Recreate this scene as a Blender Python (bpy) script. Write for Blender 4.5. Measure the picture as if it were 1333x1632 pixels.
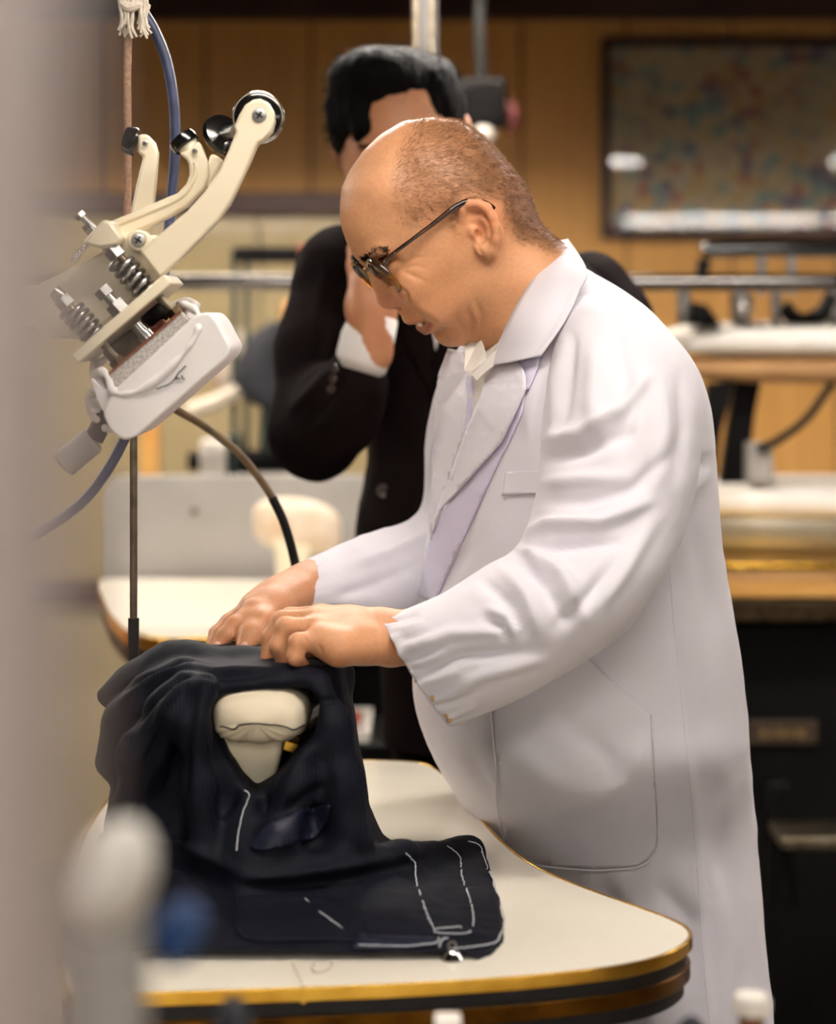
import bpy, bmesh, math, random
import numpy as np
from mathutils import Vector, Matrix
from mathutils.bvhtree import BVHTree
for _o in list(bpy.data.objects): bpy.data.objects.remove(_o)
SC = bpy.context.scene
COL = SC.collection
random.seed(7); RNG = np.random.default_rng(11)
PI = math.pi

# ---------------------------------------------------------------- camera
FPX, UC, VH, CZ = 3700.0, 666.5, 500.0, 1.39      # focal length in px, principal column, horizon row, lens height
cam_d = bpy.data.cameras.new('camera'); cam = bpy.data.objects.new('camera', cam_d); COL.objects.link(cam)
cam.location = (0, 0, CZ); cam.rotation_euler = (PI/2, 0, 0)
cam_d.sensor_fit = 'HORIZONTAL'; cam_d.sensor_width = 24.0
cam_d.lens = FPX*24.0/1333.0; cam_d.shift_y = -(816.0-VH)/1333.0
cam_d.clip_start = 0.05; cam_d.clip_end = 60
cam_d.dof.use_dof = True; cam_d.dof.focus_distance = 2.27; cam_d.dof.aperture_fstop = 2.9
SC.camera = cam
# ---------------------------------------------------------------- world and exposure
w = bpy.data.worlds.new('workshop_air'); SC.world = w; w.use_nodes = True
w.node_tree.nodes['Background'].inputs[0].default_value = (0.93, 0.90, 0.92, 1)
w.node_tree.nodes['Background'].inputs[1].default_value = 0.09
SC.view_settings.view_transform = 'Standard'; SC.view_settings.look = 'None'
SC.view_settings.gamma = 1.0; SC.view_settings.use_curve_mapping = False
SC.view_settings.exposure = -0.12
TUBE_POWER = 80.0

# ---------------------------------------------------------------- helpers
def P(u, v, Y):                       # a point seen at photo pixel (u, v) at distance Y
    return Vector(((u-UC)*Y/FPX, Y, CZ-(v-VH)*Y/FPX))
def s2l(c):
    c = c/255.0
    return c/12.92 if c <= 0.04045 else ((c+0.055)/1.055)**2.4
def rgb(r, g, b): return (s2l(r), s2l(g), s2l(b), 1.0)
MATS = {}
def mat(name, col, rough=0.5, metal=0.0, col2=None, nscale=40.0, nstretch=(1,1,1), bump=0.0, bscale=200.0,
        spec=0.5, sss=0.0, sheen=0.0, coat=0.0, emit=None, estr=0.0, trans=0.0, ior=1.45, attr=None, alpha=1.0, namt=0.5, bdist=0.002):
    m = bpy.data.materials.new(name); MATS[name] = m; m.use_nodes = True
    nt = m.node_tree; b = nt.nodes['Principled BSDF']; L = nt.links
    b.inputs['Base Color'].default_value = col; b.inputs['Roughness'].default_value = rough
    b.inputs['Metallic'].default_value = metal; b.inputs['Specular IOR Level'].default_value = spec
    b.inputs['IOR'].default_value = ior; b.inputs['Alpha'].default_value = alpha
    if sss: b.inputs['Subsurface Weight'].default_value = sss; b.inputs['Subsurface Radius'].default_value = (0.006, 0.0025, 0.0015); b.inputs['Subsurface Scale'].default_value = 1.0
    if sheen: b.inputs['Sheen Weight'].default_value = sheen; b.inputs['Sheen Roughness'].default_value = 0.4
    if coat: b.inputs['Coat Weight'].default_value = coat; b.inputs['Coat Roughness'].default_value = 0.08
    if emit: b.inputs['Emission Color'].default_value = emit; b.inputs['Emission Strength'].default_value = estr
    if trans: b.inputs['Transmission Weight'].default_value = trans
    tc = nt.nodes.new('ShaderNodeTexCoord'); mp = nt.nodes.new('ShaderNodeMapping'); mp.inputs['Scale'].default_value = nstretch
    L.new(tc.outputs['Object'], mp.inputs['Vector'])
    src = None
    if attr:
        a = nt.nodes.new('ShaderNodeAttribute'); a.attribute_name = attr; src = a.outputs['Color']
    n = nt.nodes.new('ShaderNodeTexNoise'); n.inputs['Scale'].default_value = nscale; n.inputs['Detail'].default_value = 5
    L.new(mp.outputs[0], n.inputs['Vector'])
    mx = nt.nodes.new('ShaderNodeMixRGB')
    rp = nt.nodes.new('ShaderNodeMapRange'); rp.inputs[1].default_value = 0.3; rp.inputs[2].default_value = 0.7; rp.inputs[4].default_value = namt*2 if not attr else 1.0
    L.new(n.outputs['Fac'], rp.inputs[0])
    if attr:
        mx.blend_type = 'MULTIPLY'; mx.inputs[2].default_value = col2 or (0.86, 0.80, 0.78, 1)
        L.new(src, mx.inputs[1])
    else:
        mx.inputs[1].default_value = col; mx.inputs[2].default_value = col2 or tuple(x*0.86 for x in col[:3])+(1,)
    L.new(rp.outputs[0], mx.inputs[0]); L.new(mx.outputs[0], b.inputs['Base Color'])
    if bump:
        nb = nt.nodes.new('ShaderNodeTexNoise'); nb.inputs['Scale'].default_value = bscale; nb.inputs['Detail'].default_value = 4
        L.new(mp.outputs[0], nb.inputs['Vector'])
        bp = nt.nodes.new('ShaderNodeBump'); bp.inputs['Strength'].default_value = bump; bp.inputs['Distance'].default_value = bdist
        L.new(nb.outputs['Fac'], bp.inputs['Height']); L.new(bp.outputs[0], b.inputs['Normal'])
    return m

def tagd(o, label=None, cat=None, group=None, kind=None):
    if label: o['label'] = label
    if cat: o['category'] = cat
    if group: o['group'] = group
    if kind: o['kind'] = kind
    return o
def empty(name, loc, label=None, cat=None, group=None, kind=None):
    o = bpy.data.objects.new(name, None); COL.objects.link(o); o.location = loc; o.empty_display_size = 0.05
    return tagd(o, label, cat, group, kind)
def link_mesh(name, me, m, parent=None, smooth=40):
    o = bpy.data.objects.new(name, me); COL.objects.link(o)
    if m is not None: me.materials.append(MATS[m] if isinstance(m, str) else m)
    if smooth:
        for p in me.polygons: p.use_smooth = True
        if smooth < 179: me.set_sharp_from_angle(angle=math.radians(smooth))
    if parent is not None:
        o.parent = parent; o.matrix_parent_inverse = Matrix.Translation(parent_world(parent)).inverted()
    return o
def parent_world(p): return p.location if p.type == 'EMPTY' else Vector((0, 0, 0))
def np_mesh(name, V, quads):
    me = bpy.data.meshes.new(name); V = np.asarray(V, dtype=np.float32); Q = np.asarray(quads, dtype=np.int32)
    me.vertices.add(len(V)); me.vertices.foreach_set('co', V.ravel())
    k = Q.shape[1]
    me.loops.add(Q.size); me.loops.foreach_set('vertex_index', Q.ravel())
    me.polygons.add(len(Q)); me.polygons.foreach_set('loop_start', np.arange(0, Q.size, k, dtype=np.int32))
    me.update(calc_edges=True); me.validate()
    return me
def frame_of(d):
    d = Vector(d).normalized(); h = Vector((0, 0, 1)) if abs(d.z) < 0.9 else Vector((1, 0, 0))
    a = d.cross(h).normalized(); return d, a, d.cross(a).normalized()
class MB:
    def __init__(s): s.v = []; s.f = []
    def add(s, vs, fs):
        k = len(s.v); s.v += [tuple(x) for x in vs]; s.f += [tuple(i+k for i in q) for q in fs]; return s
    def box(s, c, size, R=None):
        c = Vector(c); hx, hy, hz = [x/2 for x in size]; R = R or Matrix.Identity(3)
        vs = [c+R@Vector((x, y, z)) for x in (-hx, hx) for y in (-hy, hy) for z in (-hz, hz)]
        return s.add(vs, [(0,1,3,2), (4,6,7,5), (0,4,5,1), (2,3,7,6), (0,2,6,4), (1,5,7,3)])
    def b2(s, lo, hi): return s.box([(a+b)/2 for a, b in zip(lo, hi)], [abs(b-a) for a, b in zip(lo, hi)])
    def cyl(s, a, b, r0, r1=None, n=20, caps=True):
        a, b = Vector(a), Vector(b); r1 = r0 if r1 is None else r1; d, e, g = frame_of(b-a)
        vs = []
        for c, r in ((a, r0), (b, r1)):
            vs += [c+(e*math.cos(2*PI*i/n)+g*math.sin(2*PI*i/n))*r for i in range(n)]
        fs = [(i, i+n, (i+1) % n+n, (i+1) % n) for i in range(n)]
        if caps: fs += [tuple(range(n)), tuple(range(2*n-1, n-1, -1))]
        return s.add(vs, fs)
    def tube(s, pts, r, n=10, caps=True, closed=False):
        pts = [Vector(p) for p in pts]; m = len(pts)
        rr = r if isinstance(r, (list, tuple)) else [r]*m
        t0 = (pts[1]-pts[0]).normalized(); _, e, _ = frame_of(t0); vs = []
        for i, p in enumerate(pts):
            if closed: t = (pts[(i+1) % m]-pts[i-1]).normalized()
            else: t = (pts[min(i+1, m-1)]-pts[max(i-1, 0)]).normalized()
            e = (e-t*e.dot(t)).normalized(); g = t.cross(e)
            vs += [p+(e*math.cos(2*PI*k/n)+g*math.sin(2*PI*k/n))*rr[i] for k in range(n)]
        fs = []
        for i in range(m if closed else m-1):
            j = (i+1) % m
            fs += [(i*n+k, i*n+(k+1) % n, j*n+(k+1) % n, j*n+k) for k in range(n)]
        if caps and not closed: fs += [tuple(range(n-1, -1, -1)), tuple(range((m-1)*n, m*n))]
        return s.add(vs, fs)
    def lathe(s, a, axis, prof, n=28):          # prof: (distance along the axis, radius)
        d, e, g = frame_of(axis); a = Vector(a); vs = []; m = len(prof)
        for h, r in prof:
            vs += [a+d*h+(e*math.cos(2*PI*i/n)+g*math.sin(2*PI*i/n))*max(r, 1e-5) for i in range(n)]
        fs = [(j*n+i, (j+1)*n+i, (j+1)*n+(i+1) % n, j*n+(i+1) % n) for j in range(m-1) for i in range(n)]
        fs += [tuple(range(n)), tuple(range(m*n-1, (m-1)*n-1, -1))]
        return s.add(vs, fs)
    def prism(s, poly, off):                    # polygon of 3-D points swept by the vector off
        n = len(poly); off = Vector(off); p = [Vector(q) for q in poly]
        return s.add(p+[q+off for q in p], [tuple(range(n-1, -1, -1)), tuple(range(n, 2*n))]+[(i, (i+1) % n, (i+1) % n+n, i+n) for i in range(n)])
    def loft(s, rings, caps=True):
        n = len(rings[0]); vs = [p for r in rings for p in r]
        fs = [(j*n+i, j*n+(i+1) % n, (j+1)*n+(i+1) % n, (j+1)*n+i) for j in range(len(rings)-1) for i in range(n)]
        if caps: fs += [tuple(range(n-1, -1, -1)), tuple(range((len(rings)-1)*n, len(rings)*n))]
        return s.add(vs, fs)
    def ball(s, c, rad, n=20, m=12, R=None):
        c = Vector(c); rad = Vector((rad,)*3) if not hasattr(rad, '__len__') else Vector(rad); R = R or Matrix.Identity(3); rings = []
        for j in range(m+1):
            t = PI*(j+0.02)/(m+0.04); rings.append([c+R@Vector((rad.x*math.sin(t)*math.cos(2*PI*i/n), rad.y*math.sin(t)*math.sin(2*PI*i/n), rad.z*math.cos(t))) for i in range(n)])
        return s.loft(rings)
    def build(s, name, m, parent=None, smooth=40, bevel=0.0, seg=2, sub=0, recalc=True, solid=0.0):
        me = bpy.data.meshes.new(name); me.from_pydata(s.v, [], s.f); me.update()
        if recalc:
            bm = bmesh.new(); bm.from_mesh(me); bmesh.ops.recalc_face_normals(bm, faces=bm.faces); bm.to_mesh(me); bm.free()
        o = link_mesh(name, me, m, parent, smooth)
        if solid:
            md = o.modifiers.new('thickness', 'SOLIDIFY'); md.thickness = solid; md.offset = 0
        if bevel:
            md = o.modifiers.new('bevel', 'BEVEL'); md.width = bevel; md.segments = seg; md.limit_method = 'ANGLE'; md.angle_limit = 0.6; md.harden_normals = False
        if sub:
            md = o.modifiers.new('subdivision', 'SUBSURF'); md.levels = sub; md.render_levels = sub
        return o
def catmull(pts, per=8, closed=False):
    pts = [Vector(p) for p in pts]; n = len(pts); out = []
    for i in range(n if closed else n-1):
        p0 = pts[(i-1) % n] if closed else pts[max(i-1, 0)]; p1 = pts[i]; p2 = pts[(i+1) % n]; p3 = pts[(i+2) % n] if closed else pts[min(i+2, n-1)]
        for k in range(per):
            t = k/per
            out.append(0.5*((2*p1)+(p2-p0)*t+(2*p0-5*p1+4*p2-p3)*t*t+(3*p1-p0-3*p2+p3)*t**3))
    if not closed: out.append(pts[-1])
    return out
def arc_poly(pts, rad, seg=5):                    # rounds the corners of a 2-D polygon
    out = []; n = len(pts)
    for i in range(n):
        a, b, c = Vector(pts[i-1]), Vector(pts[i]), Vector(pts[(i+1) % n]); r = rad[i] if hasattr(rad, '__len__') else rad
        d1, d2 = (a-b), (c-b); r = min(r, d1.length*0.49, d2.length*0.49)
        p, q = b+d1.normalized()*r, b+d2.normalized()*r
        for k in range(seg+1):
            t = k/seg; out.append((p*(1-t)**2+b*2*t*(1-t)+q*t*t))
    return out
def interp(xs, ys, x): return float(np.interp(x, xs, ys))

# ---------------------------------------------------------------- signed distance fields and surface nets
def smin(a, b, k):
    h = np.maximum(k-np.abs(a-b), 0.0)/k
    return np.minimum(a, b)-h*h*k*0.25
def smax(a, b, k): return -smin(-a, -b, k)
class Field:
    def __init__(s, lo, hi, h):
        s.lo = np.array(lo, float); s.h = h; s.n = np.ceil((np.array(hi)-s.lo)/h).astype(int)+1
        s.F = np.full(s.n, 0.06, np.float32)
        s.ax = [(s.lo[i]+h*np.arange(s.n[i])).astype(np.float32) for i in range(3)]
    def sl(s, lo, hi):
        a = np.clip(np.floor((np.array(lo)-s.lo)/s.h).astype(int), 0, s.n-1); b = np.clip(np.ceil((np.array(hi)-s.lo)/s.h).astype(int)+1, a+1, s.n)
        q = tuple(slice(a[i], b[i]) for i in range(3))
        return q, s.ax[0][q[0]][:, None, None], s.ax[1][q[1]][None, :, None], s.ax[2][q[2]][None, None, :]
    def op(s, fn, lo, hi, k, mode=1):
        m = k+3*s.h
        q, X, Y, Z = s.sl(np.array(lo)-m, np.array(hi)+m)
        d = fn(X, Y, Z); A = s.F[q]
        s.F[q] = smin(A, d, k) if mode > 0 else smax(A, -d, k)
    def cone(s, a, b, ra, rb, k=0.01, mode=1):
        a = np.array(a, np.float32); b = np.array(b, np.float32); ba = b-a; l2 = float(ba@ba)+1e-12; r = max(ra, rb)
        def fn(X, Y, Z):
            t = np.clip(((X-a[0])*ba[0]+(Y-a[1])*ba[1]+(Z-a[2])*ba[2])/l2, 0, 1)
            return np.sqrt((X-a[0]-t*ba[0])**2+(Y-a[1]-t*ba[1])**2+(Z-a[2]-t*ba[2])**2)-(ra+(rb-ra)*t)
        s.op(fn, np.minimum(a, b)-r, np.maximum(a, b)+r, k, mode)
    def chain(s, pts, rs, k=0.01, mode=1):
        rs = rs if hasattr(rs, '__len__') else [rs]*len(pts)
        for i in range(len(pts)-1): s.cone(pts[i], pts[i+1], rs[i], rs[i+1], k, mode)
    def ell(s, c, r, R=None, k=0.01, mode=1):
        c = np.array(c, np.float32); r = np.array(r, np.float32); R = np.eye(3) if R is None else np.array(R)   # columns of R = local axes
        def fn(X, Y, Z):
            x, y, z = X-c[0], Y-c[1], Z-c[2]
            p = [(x*R[0][i]+y*R[1][i]+z*R[2][i])/r[i] for i in range(3)]
            k0 = np.sqrt(p[0]**2+p[1]**2+p[2]**2); k1 = np.sqrt((p[0]/r[0])**2+(p[1]/r[1])**2+(p[2]/r[2])**2)
            return k0*(k0-1.0)/np.maximum(k1, 1e-6)
        m = float(r.max())
        s.op(fn, c-m, c+m, k, mode)
    def nets(s):
        F = s.F; I = F < 0
        nx, ny, nz = s.n
        c = np.zeros((nx-1, ny-1, nz-1), np.uint8)
        for dx in (0, 1):
            for dy in (0, 1):
                for dz in (0, 1): c += I[dx:nx-1+dx, dy:ny-1+dy, dz:nz-1+dz]
        act = np.argwhere((c > 0) & (c < 8)); idx = np.full(c.shape, -1, np.int32); idx[tuple(act.T)] = np.arange(len(act))
        acc = np.zeros((len(act), 3)); cnt = np.zeros(len(act))
        cor = [(a, b, d) for a in (0, 1) for b in (0, 1) for d in (0, 1)]
        val = {q: F[act[:, 0]+q[0], act[:, 1]+q[1], act[:, 2]+q[2]].astype(float) for q in cor}
        for p in cor:
            for ax in range(3):
                if p[ax]: continue
                q = list(p); q[ax] = 1; q = tuple(q); a, b = val[p], val[q]; m = (a < 0) != (b < 0)
                t = np.where(m, a/np.where(m, a-b, 1), 0)
                for i in range(3): acc[:, i] += np.where(m, p[i]+(t if i == ax else 0), 0)
                cnt += m
        V = s.lo+(act+acc/cnt[:, None])*s.h
        Q = []
        for ax in range(3):
            u, v = (ax+1) % 3, (ax+2) % 3
            a = I; sA = [slice(None)]*3; sB = [slice(None)]*3
            sA[ax] = slice(0, -1); sB[ax] = slice(1, None)
            for d in (u, v): sA[d] = slice(1, -1); sB[d] = slice(1, -1)
            d0 = I[tuple(sA)]; d1 = I[tuple(sB)]
            for m, flip in ((d0 & ~d1, False), (~d0 & d1, True)):
                e = np.argwhere(m)
                if not len(e): continue
                base = e.copy(); base[:, u] += 1; base[:, v] += 1
                def cell(du, dv):
                    g = base.copy(); g[:, u] += du; g[:, v] += dv; return idx[g[:, 0], g[:, 1], g[:, 2]]
                q = np.stack([cell(-1, -1), cell(0, -1), cell(0, 0), cell(-1, 0)], 1)
                Q.append(q[:, ::-1] if flip else q)
        return V, np.concatenate(Q)
def biggest(V, Q):                               # keep the largest connected piece
    lab = np.arange(len(V))
    while True:
        m = lab[Q].min(1); new = lab.copy()
        for k in range(4): np.minimum.at(new, Q[:, k], m)
        new = new[new]
        if (new == lab).all(): break
        lab = new
    c = np.bincount(lab[Q[:, 0]]).argmax(); keep = lab == c; idx = np.cumsum(keep)-1; q = Q[keep[Q[:, 0]]]
    return V[keep], idx[q]
def relax(V, Q, it=2, lam=0.5):
    E = np.concatenate([Q[:, [0, 1]], Q[:, [1, 2]], Q[:, [2, 3]], Q[:, [3, 0]]]); n = len(V)
    deg = np.bincount(E[:, 0], minlength=n)+np.bincount(E[:, 1], minlength=n)
    for _ in range(it):
        S = np.zeros_like(V)
        for i in range(3): S[:, i] = np.bincount(E[:, 0], V[E[:, 1], i], n)+np.bincount(E[:, 1], V[E[:, 0], i], n)
        V = V*(1-lam)+lam*S/np.maximum(deg, 1)[:, None]
    return V
def vnormals(V, Q):
    n = np.cross(V[Q[:, 2]]-V[Q[:, 0]], V[Q[:, 3]]-V[Q[:, 1]]); N = np.zeros_like(V)
    for k in range(4):
        for i in range(3): N[:, i] += np.bincount(Q[:, k], n[:, i], len(V))
    return N/np.maximum(np.linalg.norm(N, axis=1), 1e-12)[:, None]
def seg_dist(px, pz, poly):                      # distance from 2-D points to a polyline and the position along it (0..1)
    best = np.full(px.shape, 1e9); tt = np.zeros(px.shape); n = len(poly)-1
    for i in range(n):
        ax, az = poly[i]; bx, bz = poly[i+1]; dx, dz = bx-ax, bz-az; l2 = dx*dx+dz*dz+1e-12
        t = np.clip(((px-ax)*dx+(pz-az)*dz)/l2, 0, 1); d = np.hypot(px-ax-t*dx, pz-az-t*dz)
        m = d < best; best[m] = d[m]; tt[m] = (i+t[m])/n
    return best, tt
def uv_of(V): return UC+V[:, 0]/V[:, 1]*FPX, VH+(CZ-V[:, 2])/V[:, 1]*FPX
def folds(V, N, lines, side=-1, gain=1.0):                 # ridges (+) and creases (-) worked into cloth, along lines on its surface
    u, v = uv_of(V); face = np.clip(side*N[:, 1]*1.6+0.25, 0, 1); D = np.zeros(len(V))
    for poly, amp, wid in lines:
        d, t = seg_dist(u, v, poly); e = np.sin(PI*np.clip(t*0.9+0.05, 0, 1))**0.6
        D += gain*amp*np.exp(-(d/wid)**2)*e
    return V+N*(D*face)[:, None]
def pnoise(V, scale, seed=0, octaves=3):         # smooth value noise on points
    r = np.random.default_rng(seed); T = r.random((32, 32, 32)).astype(np.float32); out = np.zeros(len(V)); a = 1.0; s = 0
    for o in range(octaves):
        q = V*scale*(2**o)+17.3*(o+1); i = np.floor(q).astype(int); f = q-i; f = f*f*(3-2*f); i &= 31; j = (i+1) & 31
        acc = 0
        for dx in (0, 1):
            for dy in (0, 1):
                for dz in (0, 1):
                    wt = (f[:, 0] if dx else 1-f[:, 0])*(f[:, 1] if dy else 1-f[:, 1])*(f[:, 2] if dz else 1-f[:, 2])
                    acc = acc+wt*T[(j if dx else i)[:, 0], (j if dy else i)[:, 1], (j if dz else i)[:, 2]]
        out += a*(acc-0.5)*2; s += a; a *= 0.5
    return out/s
def set_cols(me, C):
    a = me.color_attributes.new('Col', 'FLOAT_COLOR', 'POINT'); A = np.ones((len(C), 4), np.float32); A[:, :3] = C; a.data.foreach_set('color', A.ravel())
def bvh_of(*objs):
    V = []; F = []
    for o in objs:
        k = len(V); V += [tuple(v.co) for v in o.data.vertices]; F += [tuple(i+k for i in p.vertices) for p in o.data.polygons]
    return BVHTree.FromPolygons(V, F)
EYE = Vector((0, 0, CZ))
def hit(bvh, u, v, default=None):
    d = (P(u, v, 1.0)-EYE).normalized(); r = bvh.ray_cast(EYE, d)
    return (r[0], r[1]) if r[0] is not None else (default, None)
def lay_line(bvh, uvs, off, per=6, step=None):   # a line lying on a surface
    out = []
    for q in catmull([(a, b, 0) for a, b in uvs], per):
        p, n = hit(bvh, q.x, q.y)
        if p is not None:
            if n.y > 0: n = -n
            out.append(p+n*off)
    return out
def inside(poly, x, y):
    c = np.zeros(np.shape(x), bool); n = len(poly)
    for i in range(n):
        x1, y1 = poly[i]; x2, y2 = poly[(i+1) % n]
        m = ((y1 > y) != (y2 > y)); with_ = (x2-x1)*(y-y1)/((y2-y1) if y2 != y1 else 1e-9)+x1
        c ^= m & (x < with_)
    return c
def lay_patch(bvh, poly, off, step=6.0, bulge=0.0, smooth_y=2):   # a cloth patch that follows the surface under it
    poly = [tuple(p) for p in poly]
    bm = bmesh.new(); vs = [bm.verts.new((a, b, 0)) for a, b in poly]; f = bm.faces.new(vs)
    bmesh.ops.triangulate(bm, faces=[f])
    us = [p[0] for p in poly]; vv = [p[1] for p in poly]
    for x in np.arange(math.floor(min(us)/step)*step, max(us), step): bmesh.ops.bisect_plane(bm, geom=bm.verts[:]+bm.edges[:]+bm.faces[:], plane_co=(x, 0, 0), plane_no=(1, 0, 0))
    for y in np.arange(math.floor(min(vv)/step)*step, max(vv), step): bmesh.ops.bisect_plane(bm, geom=bm.verts[:]+bm.edges[:]+bm.faces[:], plane_co=(0, y, 0), plane_no=(0, 1, 0))
    bmesh.ops.remove_doubles(bm, verts=bm.verts, dist=0.5)
    bm.verts.index_update(); Yd = {}; miss = []
    for q in bm.verts:
        p, n = hit(bvh, q.co.x, q.co.y)
        if p is None: miss.append(q)
        else: Yd[q] = p.y-off
    for q in miss:
        near = sorted(Yd, key=lambda o: (o.co-q.co).length_squared)[:4]; Yd[q] = sum(Yd[o] for o in near)/max(len(near), 1)
    for _ in range(smooth_y):
        Y2 = {}
        for q in bm.verts:
            nb = [e.other_vert(q) for e in q.link_edges]; Y2[q] = min(Yd[q], 0.5*Yd[q]+0.5*sum(Yd[o] for o in nb)/max(len(nb), 1))
        Yd = Y2
    V = [tuple(P(q.co.x, q.co.y, Yd[q])) for q in bm.verts]; F = [tuple(x.index for x in f.verts) for f in bm.faces]
    bm.free(); m = MB(); m.add(V, F); return m
# ---------------------------------------------------------------- materials
mat('wood_wall', rgb(212, 160, 88), 0.45, col2=rgb(196, 142, 72), nscale=3.0, nstretch=(14, 14, 0.6), bump=0.05, bscale=60)
mat('dark_wood', rgb(58, 30, 18), 0.45, col2=rgb(38, 18, 10), nscale=4, nstretch=(2, 8, 12))
mat('frame_wood', rgb(46, 22, 18), 0.35, col2=rgb(30, 14, 12), nscale=9)
mat('concrete', rgb(128, 120, 110), 0.6, col2=rgb(100, 94, 86), nscale=5, bump=0.1, bscale=40)
mat('plaster', rgb(150, 120, 92), 0.8, col2=rgb(138, 110, 84), nscale=4)
mat('ceiling_paint', rgb(64, 50, 40), 0.9, col2=rgb(54, 42, 34), nscale=3)
mat('table_white', rgb(238, 231, 215), 0.16, col2=rgb(232, 224, 207), nscale=7, spec=0.5)
mat('brass', rgb(226, 182, 78), 0.2, 1.0, col2=rgb(178, 128, 40), nscale=25, namt=0.35)
mat('brown_edge', rgb(52, 30, 14), 0.3, 0.2, col2=rgb(34, 18, 9), nscale=20)
mat('black_gap', rgb(16, 14, 13), 0.6)
mat('cream', rgb(232, 221, 194), 0.34, col2=rgb(226, 213, 184), nscale=14, bump=0.12, bscale=420, bdist=0.0008, coat=0.25)
mat('steel', rgb(176, 174, 172), 0.3, 1.0, col2=rgb(128, 126, 124), nscale=60)
mat('steel_dull', rgb(120, 112, 98), 0.42, 1.0, col2=rgb(86, 74, 58), nscale=50)
mat('rail_metal', rgb(120, 116, 112), 0.22, 1.0, col2=rgb(96, 92, 90), nscale=12)
mat('chrome', rgb(215, 212, 208), 0.12, 1.0, col2=rgb(190, 188, 186), nscale=30)
mat('oily_steel', rgb(78, 64, 44), 0.4, 0.9, col2=rgb(40, 30, 20), nscale=60)
mat('rust', rgb(132, 74, 44), 0.7, 0.2, col2=rgb(88, 44, 28), nscale=80)
mat('black_plastic', rgb(17, 16, 16), 0.17, col2=rgb(11, 10, 10), nscale=30, coat=0.5)
mat('black_rubber', rgb(22, 21, 20), 0.5, col2=rgb(13, 12, 12), nscale=30, spec=0.2)
mat('black_paint', rgb(12, 11, 11), 0.45, col2=rgb(7, 6, 6), nscale=12, spec=0.12)
mat('green_paint', rgb(40, 56, 52), 0.4, col2=rgb(28, 42, 40), nscale=12)
mat('grey_paint', rgb(158, 154, 150), 0.5, col2=rgb(146, 142, 138), nscale=6)
mat('pole_steel', rgb(84, 80, 77), 0.45, 0.1, col2=rgb(74, 70, 68), nscale=8)
mat('post_paint', rgb(140, 128, 124), 0.6, col2=rgb(134, 122, 118), nscale=3)
mat('beige_board', rgb(176, 162, 128), 0.5, col2=rgb(166, 150, 116), nscale=3)
mat('pad_white', rgb(238, 234, 226), 0.8, col2=rgb(220, 212, 200), nscale=16, bump=0.1, bscale=900, bdist=0.0006)
mat('pad_stained', rgb(226, 216, 204), 0.85, col2=rgb(198, 160, 106), nscale=13, namt=0.4)
mat('canvas', rgb(219, 208, 184), 0.85, col2=rgb(206, 190, 160), nscale=9, bump=0.25, bscale=1500, bdist=0.0005)
mat('cover_white', rgb(232, 228, 226), 0.7, col2=rgb(222, 216, 214), nscale=14, bump=0.12, bscale=1200, bdist=0.0005)
mat('tan_board', rgb(168, 128, 82), 0.6, col2=rgb(140, 102, 62), nscale=10)
mat('olive_metal', rgb(132, 124, 106), 0.35, 0.3, col2=rgb(112, 104, 88), nscale=5)
mat('wood_trim', rgb(196, 150, 84), 0.35, col2=rgb(176, 126, 62), nscale=6, nstretch=(1, 8, 8))
mat('hose_blue', rgb(62, 70, 100), 0.45, col2=rgb(40, 46, 70), nscale=40)
mat('hose_brown', rgb(112, 92, 62), 0.5, col2=rgb(84, 66, 42), nscale=40)
mat('rope_brown', rgb(158, 124, 100), 0.85, col2=rgb(120, 88, 68), nscale=260)
mat('string_white', rgb(216, 206, 190), 0.9, col2=rgb(190, 178, 160), nscale=200)
mat('red_paint', rgb(70, 8, 8), 0.7, col2=rgb(56, 6, 6), nscale=20)
mat('red_brown', rgb(150, 62, 44), 0.5, col2=rgb(120, 44, 30), nscale=40)
mat('blue_cloth', rgb(20, 56, 104), 0.85, col2=rgb(20, 54, 102), nscale=30)
mat('wood_stick', rgb(120, 78, 52), 0.5, col2=rgb(92, 56, 36), nscale=30)
mat('nameplate', rgb(64, 50, 34), 0.45, 0.3, col2=rgb(50, 38, 26), nscale=40)
mat('plate_letters', rgb(120, 98, 60), 0.4, 0.4)
mat('tube_glow_old', (1, 1, 1, 1), 0.5, emit=(1.0, 0.90, 0.78, 1), estr=TUBE_POWER*0.95)
mat('tube_glow_soft', (1, 1, 1, 1), 0.5, emit=(1.0, 0.92, 0.84, 1), estr=TUBE_POWER*0.60)
mat('lamp_white', rgb(232, 230, 226), 0.5, col2=rgb(224, 222, 218), nscale=5)
mat('tube_glow', (1, 1, 1, 1), 0.5, emit=(1.0, 0.93, 0.86, 1), estr=TUBE_POWER)
def pane_mat(name, tint=(1, 1, 1, 1), ior=1.5):
    m = bpy.data.materials.new(name); m.use_nodes = True; nt = m.node_tree; nt.nodes.clear(); L = nt.links
    o = nt.nodes.new('ShaderNodeOutputMaterial'); mx = nt.nodes.new('ShaderNodeMixShader'); fr = nt.nodes.new('ShaderNodeFresnel'); fr.inputs[0].default_value = ior
    t = nt.nodes.new('ShaderNodeBsdfTransparent'); t.inputs[0].default_value = tint; g = nt.nodes.new('ShaderNodeBsdfGlossy'); g.inputs['Roughness'].default_value = 0.03
    L.new(fr.outputs[0], mx.inputs[0]); L.new(t.outputs[0], mx.inputs[1]); L.new(g.outputs[0], mx.inputs[2]); L.new(mx.outputs[0], o.inputs[0]); MATS[name] = m
pane_mat('glass_pane')
mat('screw_grey', rgb(168, 168, 166), 0.42, 0.6, col2=rgb(150, 150, 148), nscale=40)

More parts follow.
